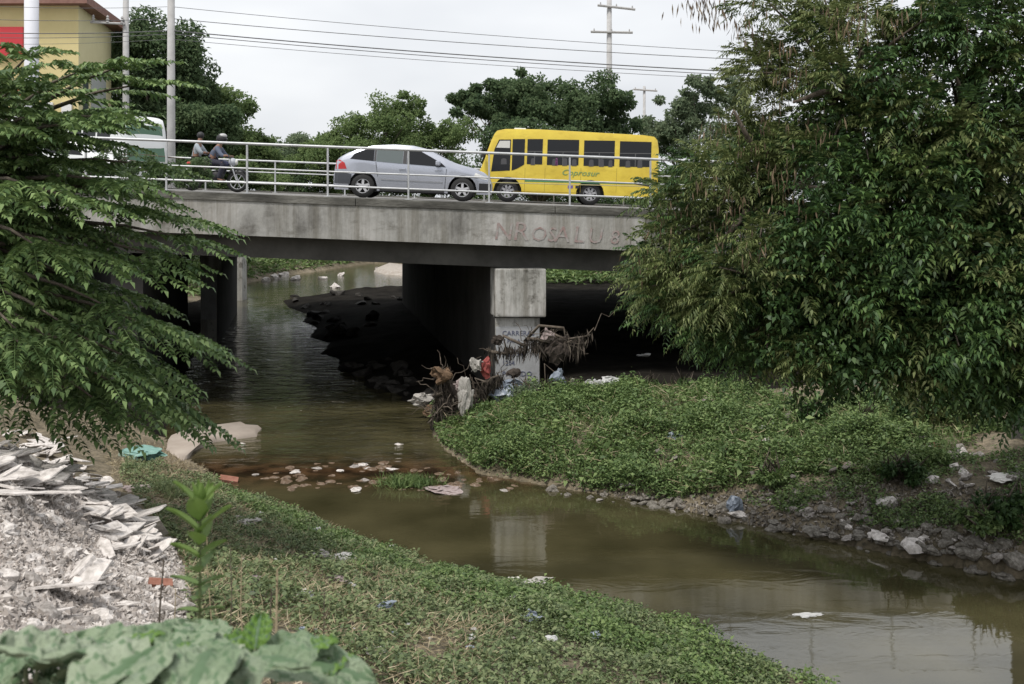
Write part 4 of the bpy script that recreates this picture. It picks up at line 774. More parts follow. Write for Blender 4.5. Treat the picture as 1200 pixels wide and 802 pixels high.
for s_, nm in ((-1,'door_handle'),(1,'door_handle')):
    for px in (470, 512): m = MB(); xx = Xp(px); yy = lf.side(xx,.8)*s_; m.box(xx-.09,xx+.09,min(yy,yy+s_*.03),max(yy,yy+s_*.03),.79,.825); m.build(nm, silver, car, bevel=.005)
    m = MB(); xx = Xp(512); yy = s_*(lf.side(xx,.95)+.09); m.box(xx-.07,xx+.06,yy-.09,yy+.08,.93,1.06); m.build('side_mirror', silver, car, bevel=.03)
# windscreen and rear glass slightly above the body skin
m = MB()
for a, b in ((-H+2.5, -H+3.13), (-H+.35, -H+.95)):
    for k in range(4):
        xa, xb = a+(b-a)*k/4, a+(b-a)*(k+1)/4; za, zb = interp(top, xa)+.016, interp(top, xb)+.016; wa, wb2 = lf.side(xa, za-.03)*.72, lf.side(xb, zb-.03)*.72
        m.add([(xa,-wa,za),(xb,-wb2,zb),(xb,wb2,zb),(xa,wa,za)], [(0,1,2,3)])
m.build('windscreen', glassM, car)
for wx in (wf, wb):
    for s_ in (-1, 1): wheel(car, wx, s_*.74, wr, .2, s_, 5)
m = MB(); m.box(-H+.5, H-.5, -.6, .6, .17, .6); m.box(wb-.4, wb+.4, -.62, .62, .3, .7); m.box(wf-.4, wf+.4, -.6, .6, .3, .68); m.build('underbody', dark, car)
rimG = M('grey_hub', (.33,.33,.35), .5)
# yellow minibus: front -x
Yb = 36.0; sb = Yb/F; HB = (770-557)*sb/2; cx = ((770+557)/2-600)*sb
bus = empty('minibus', (cx, Yb+1.0, bx(cx)), (0, TILT, 0)); tag(bus, 'yellow minibus with green stripe driving left over the bridge', 'minibus')
def Xb(px): return (px-663.5)*sb
def Zb(py, px=663.5): return (232+(EYE-bx((px-600)*sb))/sb-py)*sb     # height over deck from photo row
wr = .37; wf = Xb(594); wb = Xb(691); ff = arches(None, [(wf, wr), (wb, wr)], .47, .32)
xsv = sorted(set([-HB, -HB+.04, -HB+.1, HB-.12, HB-.05, HB]+list(np.linspace(-HB+.15, HB-.18, 60))+[wf-.469, wf+.469, wb-.469, wb+.469, wf-.471, wf+.471, wb-.471, wb+.471]))
top = [(-HB,.62),(-HB+.1,1.05),(-HB+.2,1.25),(-HB+.38,1.85),(-HB+.50,2.2),(-HB+.62,2.38),(-HB+.9,2.45),(-HB+2,2.48),(HB-.5,2.42),(HB-.15,2.38),(HB-.04,2.25),(HB,2.0)]
bot = [(x, ff(x)) for x in xsv]; bot[0] = (-HB, .38)
lb_ = Loft(top, bot, [(-HB,.7),(-HB+.12,.86),(-HB+.5,.97),(-HB+1,1.0),(HB-.2,1.0),(HB,.93)], [(-HB,1.1),(-HB+.5,1.25),(HB,1.25)], .07)
lb_.build('body', yellow, bus, xsv)
def bp(name, pts, mat, off=.008, **k): lb_.panel(name, [(Xb(a), Zb(b, a)) for a, b in pts], mat, bus, off, **k)
bp('window', [(574,201),(596,200),(596,163.5),(582,163.5),(577,175)], glassM)
bp('window', [(598,200),(604,198),(612.5,193),(612.5,163),(598,163)], glassM)
bp('window', [(615.5,192.5),(633.5,193),(633.5,163),(615.5,163)], glassM)
bp('window', [(639,193.5),(676,194),(676,164),(639,163.5)], glassM)
bp('window', [(682,194.5),(718,195),(718,165),(682,164.5)], glassM)
bp('window', [(724,195.5),(761,196),(761,166.5),(724,165.5)], glassM)
frm = M('window_frame_grey', (.10,.10,.10), .4)
for a, b in ((615.5,633.5),(639,676),(682,718),(724,761)):
    q = 163+(a-615)*.022; bp('sash', [(a,q+14),(b,q+14.3),(b,q+15.1),(a,q+14.8)], frm, .012); c = (a+b)/2; bp('sash', [(c-.4,q+15),(c+.4,q+15),(c+.4,q+30),(c-.4,q+30)], frm, .012)
seam = M('seam_line', (.30,.22,.03), .6); seatm = M('seat_shade', (.055,.055,.06), .7)
for a in (613.6, 637, 679, 721): bp('seam', [(a,197),(a+.35,197),(a+.35,226),(a,226)], seam, .004)
bp('seam', [(600,224),(676,226),(676,226.4),(600,224.4)], seam, .004)
for a, w, hgt, mt in ((645,6,8,seatm),(657,6,9,seatm),(648.5,3.2,9,M('purple_clothing', (.16,.05,.14), .8)),(668,6,8,seatm),(688,6,8,seatm),(700,6,9,seatm),(711,5,8,seatm),(731,6,8,seatm),(745,6,9,seatm),(620,5,8,seatm),(585,7,7,seatm)):
    q = 194.2+(a-645)*.025; bp('seat', [(a,q),(a+w,q),(a+w-.5,q-hgt+1),(a+w*.7,q-hgt),(a+w*.3,q-hgt),(a+.5,q-hgt+1)], mt, .010)
bp('green_stripe', [(614,211),(752,214.5),(752,216.5),(614,213)], greenS, .006)
bp('lower_stripe', [(575,213.5),(752,218.0),(752,218.8),(575,214.3)], M('pale_stripe', (.5,.46,.25), .5), .006)
bp('side_marking', [(664.5,217.5),(670.5,217.5),(670.5,221),(664.5,221)], M('purple_marking', (.16,.10,.30), .5), .009)
bp('side_marking', [(673.5,217.8),(678,217.8),(678,221),(673.5,221)], dark, .009)
bp('tail_scoop', [(742,216),(748,212),(760,209),(762,213),(760,219)], dark, .009)
bp('pale_upper_pane', [(579,173),(595,173.5),(595,165),(583,165)], M('pale_pane', (.55,.55,.52), .6), .012)  # pale panel over the upper front side window
lb_.panel('headlight', [(-HB+.12,.62),(-HB+.34,.62),(-HB+.34,.84),(-HB+.16,.82)], lampW, bus, .012)
m = MB(); xa, xb = -HB+.17, -HB+.47; m.add([(xa-.02,-.78,1.27),(xa-.02,.78,1.27),(xb-.03,.8,2.1),(xb-.03,-.8,2.1)], [(0,1,2,3)])
m.add([(xa-.04,-.78,1.27),(xa-.04,.78,1.27),(xb-.05,.8,2.1),(xb-.05,-.8,2.1)], [(3,2,1,0)]); m.build('windscreen', glassL, bus)
m = MB(); m.box(-HB+.2, HB-.3, -.75, .75, .3, 1.0); m.build('underbody', dark, bus)
m = MB(); m.box(-HB+1.2, -HB+1.6, -.2, .2, 2.47, 2.53); m.build('roof_vent', wht, bus, bevel=.02)
m = MB(); m.box(-.9-HB+.95, -HB+.03, -.92, -.86, .3, .3001)
for s_ in (-1, 1):
    for wx in (wf, wb): wheel(bus, wx, s_*.83, wr, .22, s_, 8, rimG)
    m = MB(); m.tube([(-HB+.4, s_*.95, 1.5), (-HB+.25, s_*1.1, 1.62), (-HB+.2, s_*1.15, 1.7)], .012, 6); m.box(-HB+.14, -HB+.2, s_*1.15-.1, s_*1.15+.1, 1.45, 1.75); m.build('wing_mirror', dark, bus)
lt = txt('Coprosur', 'bus_lettering', .27, M('teal_lettering', (.16,.30,.12), .5), bus, (Xb(656), -1.009, Zb(206, 680)), (math.pi/2, 0, 0), shear=.35, sx=1.15)
# bus seats seen as silhouettes are too dark to show; white and green bus far left
def boxbus(name, lab, loc, rz, Lb, Wb, Hb, bodym, skirtm, frontglass):
    e = empty(name, loc, (0, TILT, rz)); tag(e, lab, 'bus'); h = Lb/2
    tp = [(-h,2.0/2.7*Hb),(-h+.1,.93*Hb),(-h+.4,Hb),(h-.6,Hb),(h-.25,.95*Hb),(h-.08,.7*Hb),(h,.4*Hb)]; xx = sorted(set([-h,-h+.1,h-.08,h]+list(np.linspace(-h+.2,h-.2,30))))
    lo = Loft(tp, [(-h,.35),(h,.35)], [(-h,Wb*.46),(-h+.2,Wb*.5),(h-.3,Wb*.5),(h,Wb*.42)], [(-h,.45*Hb),(h,.42*Hb)], .06); lo.build('body', bodym, e, xx)
    nw = 5
    for k in range(nw):
        a = -h+.3+(Lb-.9)*k/nw; b = a+(Lb-.9)/nw-.1; lo.panel('window', [(a,.5*Hb),(b,.5*Hb),(b,.82*Hb),(a,.82*Hb)], glassM, e)
    lo.panel('skirt', [(-h+.1,.36),(h-.15,.36),(h-.1,.40*Hb),(-h+.1,.40*Hb)], skirtm, e, .006)
    m = MB(); w = Wb*.38; m.add([(h-.0,-w,.42*Hb),(h-.0,w,.42*Hb),(h-.2,w*.92,.88*Hb),(h-.2,-w*.92,.88*Hb),(h+.02,-w,.42*Hb),(h+.02,w,.42*Hb),(h-.17,w*.92,.88*Hb),(h-.17,-w*.92,.88*Hb)], [(4,5,6,7),(0,3,2,1),(0,1,5,4),(2,3,7,6),(1,2,6,5),(3,0,4,7)]); m.build('windscreen', frontglass, e)
    m = MB(); m.box(h-.02, h+.04, -w, w, .36, .55); m.build('bumper', dark, e, bevel=.01)
    for s_ in (-1, 1):
        m = MB(); m.box(h-.03, h+.02, s_*w-.12, s_*w+.12, .62, .8); m.build('headlight', lampW, e, bevel=.01)
        for wx in (-h+1.2, h-1.2): wheel(e, wx, s_*(Wb*.5-.12), .38, .22, s_, 6, wht)
    return e
greenG = M('green_windscreen', (.05,.13,.07), .15, spec=.8)
x = (168-600)*36/F; boxbus('city_bus', 'white and teal bus coming round the road at the left, behind the railing', (x-2.0, 37.6, bx(x)-.1), -.62, 5.0, 1.95, 2.6, wht, teal, greenG)
x = (85-600)*44/F; boxbus('city_bus', 'white bus half hidden by leaves at far left', (x-3.0, 46.0, bx(x)-.1), -.1, 7.5, 2.3, 3.0, wht, wht, glassM)
# white car behind the leaves, at left
def simple_car(name, lab, loc, rz, paint):
    e = empty(name, loc, (0, TILT, rz)); tag(e, lab, 'car'); h = 2.1
    f2 = arches(None, [(1.3,.31),(-1.3,.31)], .38, .2); xx = sorted(set([-h,-h+.05,h-.05,h]+list(np.linspace(-h+.1,h-.1,50))+[1.3-.379,1.3+.379,-1.3-.379,-1.3+.379,1.3-.381,1.3+.381,-1.3-.381,-1.3+.381]))
    tp = [(-h,.7),(-h+.06,.95),(-h+.7,1.02),(-h+1.2,1.36),(-h+1.5,1.43),(-h+2.4,1.42),(-h+2.8,1.25),(-h+3.2,.98),(h-.2,.78),(h,.55)]
    lo = Loft(tp, [(a, f2(a)) for a in xx], [(-h,.65),(-h+.3,.8),(0,.85),(h-.4,.78),(h,.6)], [(-h,.9),(h,.75)], .42); lo.build('body', paint, e, xx)
    lo.panel('window', [(-h+.95,.95),(-h+1.75,.93),(-h+1.75,1.34),(-h+1.35,1.32)], glassM, e); lo.panel('window', [(-h+1.82,.93),(-h+2.95,.9),(-h+2.45,1.3),(-h+1.82,1.34)], glassM, e)
    lo.panel('headlight', [(h-.4,.6),(h-.1,.58),(h-.14,.7),(h-.38,.74)], M('amber_lens', (.8,.45,.12), .3), e, .01); lo.panel('tail_light', [(-h+.05,.7),(-h+.3,.7),(-h+.3,.85),(-h+.05,.85)], lampR, e, .01)
    m = MB(); xa, xb = -h+2.45, -h+3.15; m.add([(xa,-.52,1.425),(xb,-.62,1.03),(xb,.62,1.03),(xa,.52,1.425)], [(0,1,2,3)]); m.build('windscreen', glassM, e)
    for wx in (-1.3, 1.3):
        for s_ in (-1, 1): wheel(e, wx, s_*.72, .31, .2, s_, 6)
    m = MB(); m.box(-1.8,1.8,-.6,.6,.17,.6); m.build('underbody', dark, e)
x = (78-600)*31/F; simple_car('sedan_car', 'white sedan seen in gaps between the leaves at far left', (x-.3, 31.5, bx(x)), 0, wht)

# ------------------------------------------------------------------ motorcycle and riders
def skin(name, joints, edges, radii, mat, parent, root=0, sub=1):
    me = bpy.data.meshes.new(name); me.from_pydata(joints, edges, []); o = link(name, me, parent); me.materials.append(mat)
    mo = o.modifiers.new('skin', 'SKIN'); mo.use_smooth_shade = True
    for i, v in enumerate(me.skin_vertices[0].data): v.radius = (radii[i], radii[i]) if not isinstance(radii[i], tuple) else radii[i]; v.use_root = i == root
    o.modifiers.new('sub', 'SUBSURF').levels = sub; o.modifiers['sub'].render_levels = 2
    dg = bpy.context.evaluated_depsgraph_get(); m2 = bpy.data.meshes.new_from_object(o.evaluated_get(dg)); o.modifiers.clear(); o.data = m2; return o
Ym = 31.0; xm = (250-600)*Ym/F
moto = empty('motorcycle', (xm, Ym, bx(xm)), (0, TILT, 0)); tag(moto, 'dark motorcycle with white front cowl riding right, behind the hedge and railing', 'motorcycle')
def mw(x):
    m = MB(); m.lathe([(.22,-.04),(.29,-.045),(.31,0),(.29,.045),(.22,.04),(.22,-.04)], 'y', 24); t = m.build('wheel', tyreM, moto, smooth=True, loc=(x, 0, .31))
    m = MB(); m.lathe([(.225,-.02),(.205,-.02),(.205,.02),(.225,.02)], 'y', 20)
    for k in range(6): a = math.pi*k/3; m.tube([(0,0,0),(math.cos(a)*.21,0,math.sin(a)*.21)], .012, 5)
    m.lathe([(.001,-.05),(.05,-.05),(.05,.05),(.001,.05)], 'y', 12); m.build('rim', rimM, t)
mw(.68); mw(-.62)
m = MB(); m.tube([(.68,-.07,.31),(.5,-.07,.78),(.44,-.06,.95)], .022, 6); m.tube([(.68,.07,.31),(.5,.07,.78),(.44,.06,.95)], .022, 6); m.build('fork', rimM, moto)
m = MB(); m.tube([(.44,0,.9),(.3,0,.72),(.2,0,.4),(-.15,0,.35),(-.3,0,.62),(.3,0,.74)], .03, 6); m.tube([(-.15,.06,.35),(-.62,.07,.31)], .022, 6); m.tube([(-.15,-.06,.35),(-.62,-.07,.31)], .022, 6); m.build('frame', dark, moto)
def blob(name, c, r, mat, parent, n=3):
    bm = bmesh.new(); bmesh.ops.create_icosphere(bm, subdivisions=n, radius=1)
    for v in bm.verts:
        v.co = Vector((v.co.x*r[0], v.co.y*r[1], v.co.z*r[2]))
    me = bpy.data.meshes.new(name); bm.to_mesh(me); bm.free(); me.materials.append(mat); me.polygons.foreach_set('use_smooth', [True]*len(me.polygons)); return link(name, me, parent, c)
blob('tank', (.2,0,.8), (.25,.14,.12), M('blue_black_paint', (.03,.035,.08), .25), moto); blob('engine', (.08,0,.45), (.2,.13,.17), dark, moto)
blob('seat', (-.28,0,.78), (.38,.13,.06), dark, moto); blob('cowl', (.52,0,.86), (.12,.12,.12), M('pale_cowl', (.4,.42,.46), .4), moto); blob('headlight', (.63,0,.86), (.04,.08,.08), lampW, moto); blob('tail', (-.68,0,.78), (.12,.08,.06), lampR, moto)
m = MB(); m.tube([(.42,-.34,1.02),(.46,-.1,1.0),(.46,.1,1.0),(.42,.34,1.02)], .015, 6); m.build('handlebar', dark, moto)
m = MB(); m.lathe([(.325,-.05),(.335,0),(.325,.05)], 'y', 24); v = [p for p in m.v]; mm = MB(); mm.tube([(.68+.35*math.cos(a),0,.31+.35*math.sin(a)) for a in np.linspace(.5,2.4,7)], .035, 6); mm.build('mudguard', dark, moto)
skinM = M('skin', (.22,.12,.08), .6)
def rider(lab, x, shirt, trousers, helm, lean, hand=None):
    e = empty('person', (xm+x, Ym, bx(xm+x)+0), (0, TILT, 0)); tag(e, lab, 'person')
    hp = Vector((0,0,.86)); ch = hp+Vector((math.sin(lean)*.42,0,math.cos(lean)*.42)); nk = ch+Vector((.03,0,.13)); hd = nk+Vector((.05,0,.14))
    J = [hp, hp.lerp(ch,.5), ch, nk, hd]; E = [(0,1),(1,2),(2,3),(3,4)]; Rr = [.13,.13,.15,.06,.09]
    hx = hand or Vector((.55,0,1.03))
    for s in (-1, 1):
        i = len(J); sh = ch+Vector((0,s*.2,.02)); el = sh+Vector((.17,s*.06,-.22)); ha = Vector((hx.x, s*.3 if hand is None else s*.16, hx.z))
        J += [sh, el, el.lerp(ha,.95), ha+Vector((.04,0,-.01))]; E += [(2,i),(i,i+1),(i+1,i+2),(i+2,i+3)]; Rr += [.07,.05,.035,.04]
        i = len(J); kn = hp+Vector((.42,s*.17,-.06)); an = hp+Vector((.28,s*.15,-.5)); J += [hp+Vector((.05,s*.1,-.02)), kn, an, an+Vector((.15,0,-.05))]; E += [(0,i),(i,i+1),(i+1,i+2),(i+2,i+3)]; Rr += [.1,.075,.045,.04]
    skin('body', [tuple(j) for j in J], E, Rr, skinM, e)
    # shirt and trousers over the same joints
    a = [J[0]+Vector((0,0,.0)), J[1], J[2], J[5], J[6], J[6].lerp(J[7],.6), J[13], J[14], J[14].lerp(J[15],.6)]
    skin('shirt', [tuple(j) for j in a], [(0,1),(1,2),(2,3),(3,4),(4,5),(2,6),(6,7),(7,8)], [.145,.15,.17,.085,.068,.055,.085,.068,.055], shirt, e)
    a = [J[0], J[9], J[10], J[11], J[17], J[18], J[19]]
    skin('trousers', [tuple(j) for j in a], [(0,1),(1,2),(2,3),(0,4),(4,5),(5,6)], [.15,.115,.088,.06,.115,.088,.06], trousers, e)
    if helm:
        h = blob('helmet', hd+Vector((0,0,.03)), (.15,.135,.15), helm[0], e); blob('visor', hd+Vector((.07,0,.02)), (.1,.11,.055), glassM, e); blob('helmet_crown', hd+Vector((.03,0,.11)), (.12,.115,.075), helm[1], e)
    else: blob('hair', hd+Vector((-.02,0,.05)), (.105,.09,.1), dark, e)
rider('person in grey blue jacket and black helmet with white top, steering the motorcycle', -.12, M('grey_blue_jacket', (.10,.12,.17), .8), M('dark_trousers', (.03,.03,.045), .9), (dark, M('pale_grey_helmet', (.42,.42,.42), .4)), .55)
rider('person in pale shirt riding pillion behind the helmeted rider', -.55, M('pale_shirt', (.33,.37,.40), .85), M('brown_trousers', (.06,.05,.045), .9), None, .15, Vector((.32,0,1.1)))

# ------------------------------------------------------------------ yellow building, poles, wires
ywall = M('yellow_render', (.62,.53,.26), .85, [(.68,.58,.30)], 1, 6); ywall2 = M('pale_yellow_render', (.72,.66,.40), .85, [(.68,.62,.36)], 1); roofM = M('brown_roof', (.20,.10,.08), .8, [(.27,.15,.12)], 3); redM = M('red_sign', (.55,.04,.05), .5)
A = Vector((-22.0, 55)); B = Vector((-23.3, 63)); fw = -18
be = empty('yellow_building', (A.x, A.y, 4.5)); tag(be, 'two storey yellow building with brown roof and red sign at top left', 'building')
def bl(x, y, z): return (x-A.x, y-A.y, z-4.5)
m = MB(); zt = 15.3; m.add([bl(A.x,A.y,4),bl(B.x,B.y,4),bl(B.x+fw,B.y,4),bl(A.x+fw,A.y,4),bl(A.x,A.y,zt),bl(B.x,B.y,zt),bl(B.x+fw,B.y,zt),bl(A.x+fw,A.y,zt)], [(3,0,4,7),(1,2,6,5),(2,3,7,6)]); m.build('wall', ywall, be)
m = MB(); m.add([bl(A.x,A.y,4),bl(B.x,B.y,4),bl(B.x,B.y,zt),bl(A.x,A.y,zt)], [(0,1,2,3)]); m.build('side_wall', ywall2, be)
m = MB(); o_ = .7; m.add([bl(A.x+o_,A.y-o_,zt-.05),bl(B.x+o_,B.y+o_,zt-.05),bl(B.x+fw,B.y+o_,zt-.05),bl(A.x+fw,A.y-o_,zt-.05),bl(A.x+o_,A.y-o_,zt+.35),bl(B.x+o_,B.y+o_,zt+.35),bl(B.x+fw,B.y+o_,zt+.35),bl(A.x+fw,A.y-o_,zt+.35),bl(A.x-3,A.y+4,zt+2.6),bl(A.x+fw,A.y+4,zt+2.6)], [(0,1,2,3),(0,1,5,4),(3,0,4,7),(4,5,8),(4,8,9,7),(5,6,9,8),(1,2,6,5),(2,3,7,6),(6,7,9)]); m.build('roof', roofM, be)
def wallbox(name, px0, px1, py0, py1, mat, d=.08, Y=54.9, parent=be):
    a, b = at(px0, py1, Y), at(px1, py0, Y); m = MB(); m.box(a.x-A.x, b.x-A.x, Y-d-A.y, Y+.08-A.y, a.z-4.5, b.z-4.5); return m.build(name, mat, parent, bevel=.01)
wallbox('sign', -30, 28, 32, 68, redM, .12); wallbox('sign', -30, 24, 98, 112, redM, .12)
for a in (50, 72): w = wallbox('window', a, a+12, 120, 150, white, .04); 
def sidebox(name, t0, t1, z0, z1, mat):
    p, q = A.lerp(B, t0), A.lerp(B, t1); m = MB(); m.add([bl(p.x+.04,p.y,z0),bl(q.x+.04,q.y,z0),bl(q.x+.04,q.y,z1),bl(p.x+.04,p.y,z1)]+[bl(p.x-.1,p.y,z0),bl(q.x-.1,q.y,z0),bl(q.x-.1,q.y,z1),bl(p.x-.1,p.y,z1)], [(0,1,2,3),(0,1,5,4),(2,3,7,6),(1,2,6,5),(3,0,4,7)]); m.build(name, mat, be)
sidebox('window', .12, .26, 8.4, 12.2, glassL); sidebox('shutter', .34, .8, 9.3, 12.4, M('grey_shutter', (.42,.44,.42), .7)); sidebox('window', .2, .5, 5.4, 7.6, glassL)
pm = M('white_column', (.62,.63,.68), .7); pe = at(37, 232, 52)
m = MB(); m.tube([(0,0,-1),(0,0,12)], [.34,.33], 14); tag(m.build('sign_column', pm, loc=(pe.x, 52, 5), smooth=True), 'thick white column in front of the yellow building', 'column')
polem = M('concrete_pole', (.36,.355,.35), .85, [(.46,.455,.45)], 2, 6)
def pole(lab, px, Y, r, ztop, arms, wires_at=None):
    x = (px-600)*Y/F; z0 = max(g1(x, Y), 0); e = empty('utility_pole', (x, Y, z0)); tag(e, lab, 'utility pole')
    m = MB(); m.tube([(0,0,-.4),(0,0,(ztop-z0)*.5),(0,0,ztop-z0)], [r*1.2,r,r*.8], 12); m.build('pole', polem, e, smooth=True)
    for (py, a, b, tilt) in arms:
        p = at(a, py, Y); q = at(b, py+tilt, Y); m = MB(); m.tube([(p.x-x, -.05-r, p.z-z0), (q.x-x, -.05-r, q.z-z0)], .14 if Y > 80 else .06, 6); c = m.build('crossarm', polem, e)
        for t in (.08, .5, .92):
            u = p.lerp(q, t); m = MB(); m.lathe([(.02,0),(.1,.05),(.04,.12),(.1,.18),(.04,.25),(.08,.3),(.02,.4)], 'z', 8, (u.x-x, -.05-r, u.z-z0)); m.build('insulator', polem, c)
    return e
pole('thick pale concrete pole rising behind the railing, nearest to the motorcycle', 200.5, 41.5, .155, 16.5, [])
pole('thinner concrete pole between the yellow building and the thick pole', 147.5, 56, .17, 19, [(27,108,148,2)])
pole('distant pylon pole with two crossarms above the broad dark tree', 714, 120, .34, 27.6, [(7,700,744,5),(38,692,741,1)])
pole('farther small pole top with one crossarm right of the pylon pole', 755, 165, .25, 22.5, [(105,742,770,2)])
wm = M('black_cable', (.10,.10,.105), .6)
def wire(lab, a, b, r, sag):
    m = MB(); pts = []
    for k in range(25):
        t = k/24; p = a.lerp(b, t); p.z -= sag*4*t*(1-t); pts.append(p)
    m.tube(pts, r, 5); tag(m.build('power_cable', wm), lab, 'cable', 'overhead cables')
for i, (y0_, y1_, r) in enumerate([(14,58,.011),(28,63,.014),(42,78,.022),(46,82,.015),(52,86,.010)]):
    wire(['topmost thin overhead cable','second overhead cable from the top','thickest overhead cable crossing the sky','cable just under the thickest cable','lowest thin overhead cable'][i], at(200.5, y0_-6, 41.5), at(1320, y1_+22, 41.5), r, .35)
    wire(['topmost','second','third','fourth','lowest'][i]+' overhead cable in front of the yellow building, left of the thick pole', at(-60, y0_-6-3+2*i, 41.5), at(200.5, y0_-6, 41.5), r*.8, .1)
# street lamp over the left edge of the roof
# ------------------------------------------------------------------ foreground plants
lfY = M('young_leaf', (.14,.22,.05), .5, [(.22,.33,.09)], 3, trans=.35); lfG = M('grey_green_leaf', (.10,.165,.08), .6, [(.19,.26,.15),(.29,.355,.235)], 5, 8, bump=.7, bscale=40, trans=.15, ramp=(.3,.62)); lfU = M('bright_underleaf', (.10,.20,.03), .5, [(.16,.28,.05)], 4, trans=.3)
lfVein = M('leaf_vein_green', (.06,.12,.045), .55, [(.12,.19,.10)], 9, trans=.15)
lfG2 = M('grey_green_leaf_pale', (.14,.19,.14), .6, [(.24,.30,.19),(.33,.38,.27)], 4, 8, bump=.6, bscale=40, trans=.15, ramp=(.3,.62))
def leaf_mesh(Lf, Wf, cup=.15, droop=.3, lobed=0, nu=12, nv=8):
    v = []; f = []
    for i in range(nu+1):
        t = i/nu; w = math.sin(math.pi*min(1, t**.75))**(.8)*Wf*.5*(1+lobed*.16*math.sin(t*19)) if not lobed else (math.sin(math.pi*(t*.93+.05))**.55*Wf*.5*(1+lobed*.10*math.sin(t*22)))
        if i == nu: w = .002
        for j in range(nv+1):
            s = -1+2*j/nv; x = Lf*t; y = w*s; z = cup*Wf*abs(s)**1.5-droop*Lf*t*t+.010*lobed*math.sin(t*26+abs(s)*4)*min(1, abs(s)*3)+(.012*lobed*math.cos(s*3*math.pi))
            v.append((x-(.12*Lf*abs(s)*lobed if t < .3 else 0), y, z))
    for i in range(nu):
        for j in range(nv): a = i*(nv+1)+j; f.append((a, a+1, a+nv+2, a+nv+1))
    return v, f
def add_leaf(parent, p, az, el, Lf, Wf, mat, **k):
    v, f = leaf_mesh(Lf, Wf, **k); m = MB(); m.add(v, f); big = k.get('nv', 8) > 8
    if big:
        nv_ = k['nv']; m.m = [1 if (q % nv_ in (nv_//2-1, nv_//2)) or ((q//nv_-abs(q % nv_-nv_//2+.5)//1) % 5 == 0) else 0 for q in range(len(f))]
    o = m.build('leaf', [mat, lfVein] if big else mat, parent, smooth=True, loc=p); o.rotation_euler = (random.uniform(-.25,.25), -el, az); return o
# young upright plant with opposite leaves
Yp = 3.3; base = at(232, 232, Yp); zb = g1(base.x, Yp); yp = empty('young_plant', (base.x, Yp, zb)); tag(yp, 'young upright plant with paired bright green leaves in front of the rubble', 'plant')
hh = at(236, 597, Yp).z-zb; m = MB(); m.tube([(0,0,-.02),(.004,0,hh*.5),(.008,0,hh)], [.006,.005,.003], 7); m.build('stem', M('stem_green', (.12,.15,.06), .6), yp)
for i, (py, l) in enumerate([(718,.07),(702,.08),(688,.085),(672,.09),(655,.1),(640,.115),(626,.12),(612,.125),(600,.11)]):
    z = at(232, py, Yp).z-zb; a0 = (i % 2)*math.pi/2*.75+.2
    for s in (0, math.pi):
        add_leaf(yp, (.004,0,z), a0+s+random.uniform(-.25,.25), .38+.09*i, l*random.uniform(.9,1.1), l*.5, lfY if i > 3 else leafL, cup=.2, droop=.25)
for a in (.4, 2.2, 3.9, 5.2): add_leaf(yp, (.008,0,hh), a, 1.15, .09, .03, lfY, cup=.2, droop=-.1)
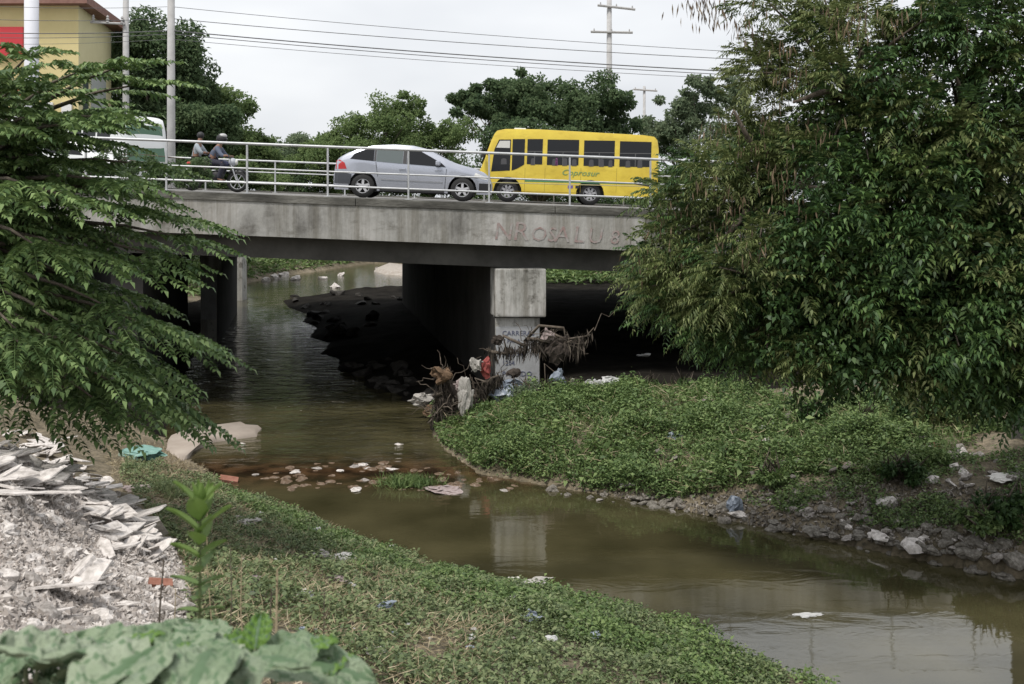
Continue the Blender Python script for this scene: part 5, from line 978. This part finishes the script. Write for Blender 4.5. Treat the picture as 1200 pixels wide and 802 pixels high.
# large grey-green rosette leaves
rr2 = random.Random(5)
def bigplant(lab, specs, px, Y):
    b = at(px, 232, Y); zb = g1(b.x, Y); e = empty('broad_leaved_plant', (b.x, Y, zb)); tag(e, lab, 'plant'); m = MB()
    for (lx, ly, dY, az, el, Lf, Wf, mt) in specs:
        p = at(lx, ly, Y+dY)-Vector((b.x, Y, zb)); m.tube([(random.uniform(-.02,.02), 0, 0), Vector((p.x*.4, p.y*.4, p.z*.6)), p], [.009,.007,.004], 6)
        add_leaf(e, p, az, el, Lf, Wf, mt, cup=.10, droop=rr2.uniform(.15,.6), lobed=.5, nu=20, nv=14)
    m.build('stem', M('pale_stem', (.2,.24,.15), .6), e)
rr = random.Random(3); sp = []
for k in range(26):
    a = rr.uniform(0, 6.28); q = rr.uniform(.25, 1)**.6; lx = 205+q*118*math.cos(a); ly = 782-q*24*abs(math.sin(a))-8*(1-q)+rr.uniform(-4,10); sp.append((lx, ly, -.35*math.sin(a)*q*-1-.12, a*1.0+rr.uniform(-.5,.5), rr.uniform(-.15,.6), rr.uniform(.15,.24), rr.uniform(.13,.20), rr.choice([lfG, lfG, lfG2])))
for lx, ly in ((160,768),(205,762),(250,764),(350,768),(130,775),(385,790),(300,760),(225,772)): sp.append((lx, ly, rr.uniform(-.05,.15), rr.uniform(0,6.28), rr.uniform(.3,.8), rr.uniform(.09,.13), rr.uniform(.05,.07), lfU))
bigplant('plant with big soft grey green leaves along the bottom left edge', sp, 225, 2.5)
sp = [(rr.uniform(-5,75), rr.uniform(762,800), rr.uniform(-.1,.15), rr.uniform(0,6.28), rr.uniform(0,.4), rr.uniform(.12,.18), rr.uniform(.09,.14), lfG) for k in range(10)]+[(45,775,0,1,.5,.1,.06,lfU),(20,770,0,2,.4,.1,.06,lfU)]
bigplant('smaller grey green plant in the bottom left corner', sp, 32, 2.7)
# dry stalks standing in the near bank
for i, (px, py0, py1, Y, r) in enumerate([(192,725,655,4.2,.010),(325,735,668,4.6,.013),(318,720,690,4.8,.008),(283,700,650,5,.006),(270,680,640,5.2,.005),(243,640,580,5.4,.006),(380,720,690,5.4,.006),(206,715,690,4.4,.006)]):
    t = at(px, py1, Y); b = at(px+random.uniform(-4,4), py0, Y); gb = g1(b.x, Y); m = MB(); r *= .55; m.tube([(b.x, Y, gb-.02), Vector((b.x+random.uniform(-.03,.03), Y, gb)).lerp(t, .35), Vector((b.x+random.uniform(-.04,.04), Y, gb)).lerp(t, .7), t], [r, r*.9, r*.8, r*.6], 6)
    for k in range(10):
        z = gb+(t.z-gb)*random.uniform(.6, 1); a = random.uniform(0, 6.28); m.tube([(t.x, Y, z), (t.x+math.cos(a)*.02, Y+math.sin(a)*.02, z+.02)], r*.35, 4)
    tag(m.build('dry_stalk', straw if i % 2 else bark), ['brown dry stalk left of the young plant','thick dry seed stalk right of the young plant','thin dead stalk beside the thick dry stalk','thin dry stalk behind the broad leaves','short dry stem close to the young plant','dry stem behind the top of the young plant','dry stem at the right of the broad leaves','small dead stem at the foot of the young plant'][i], 'stalk')
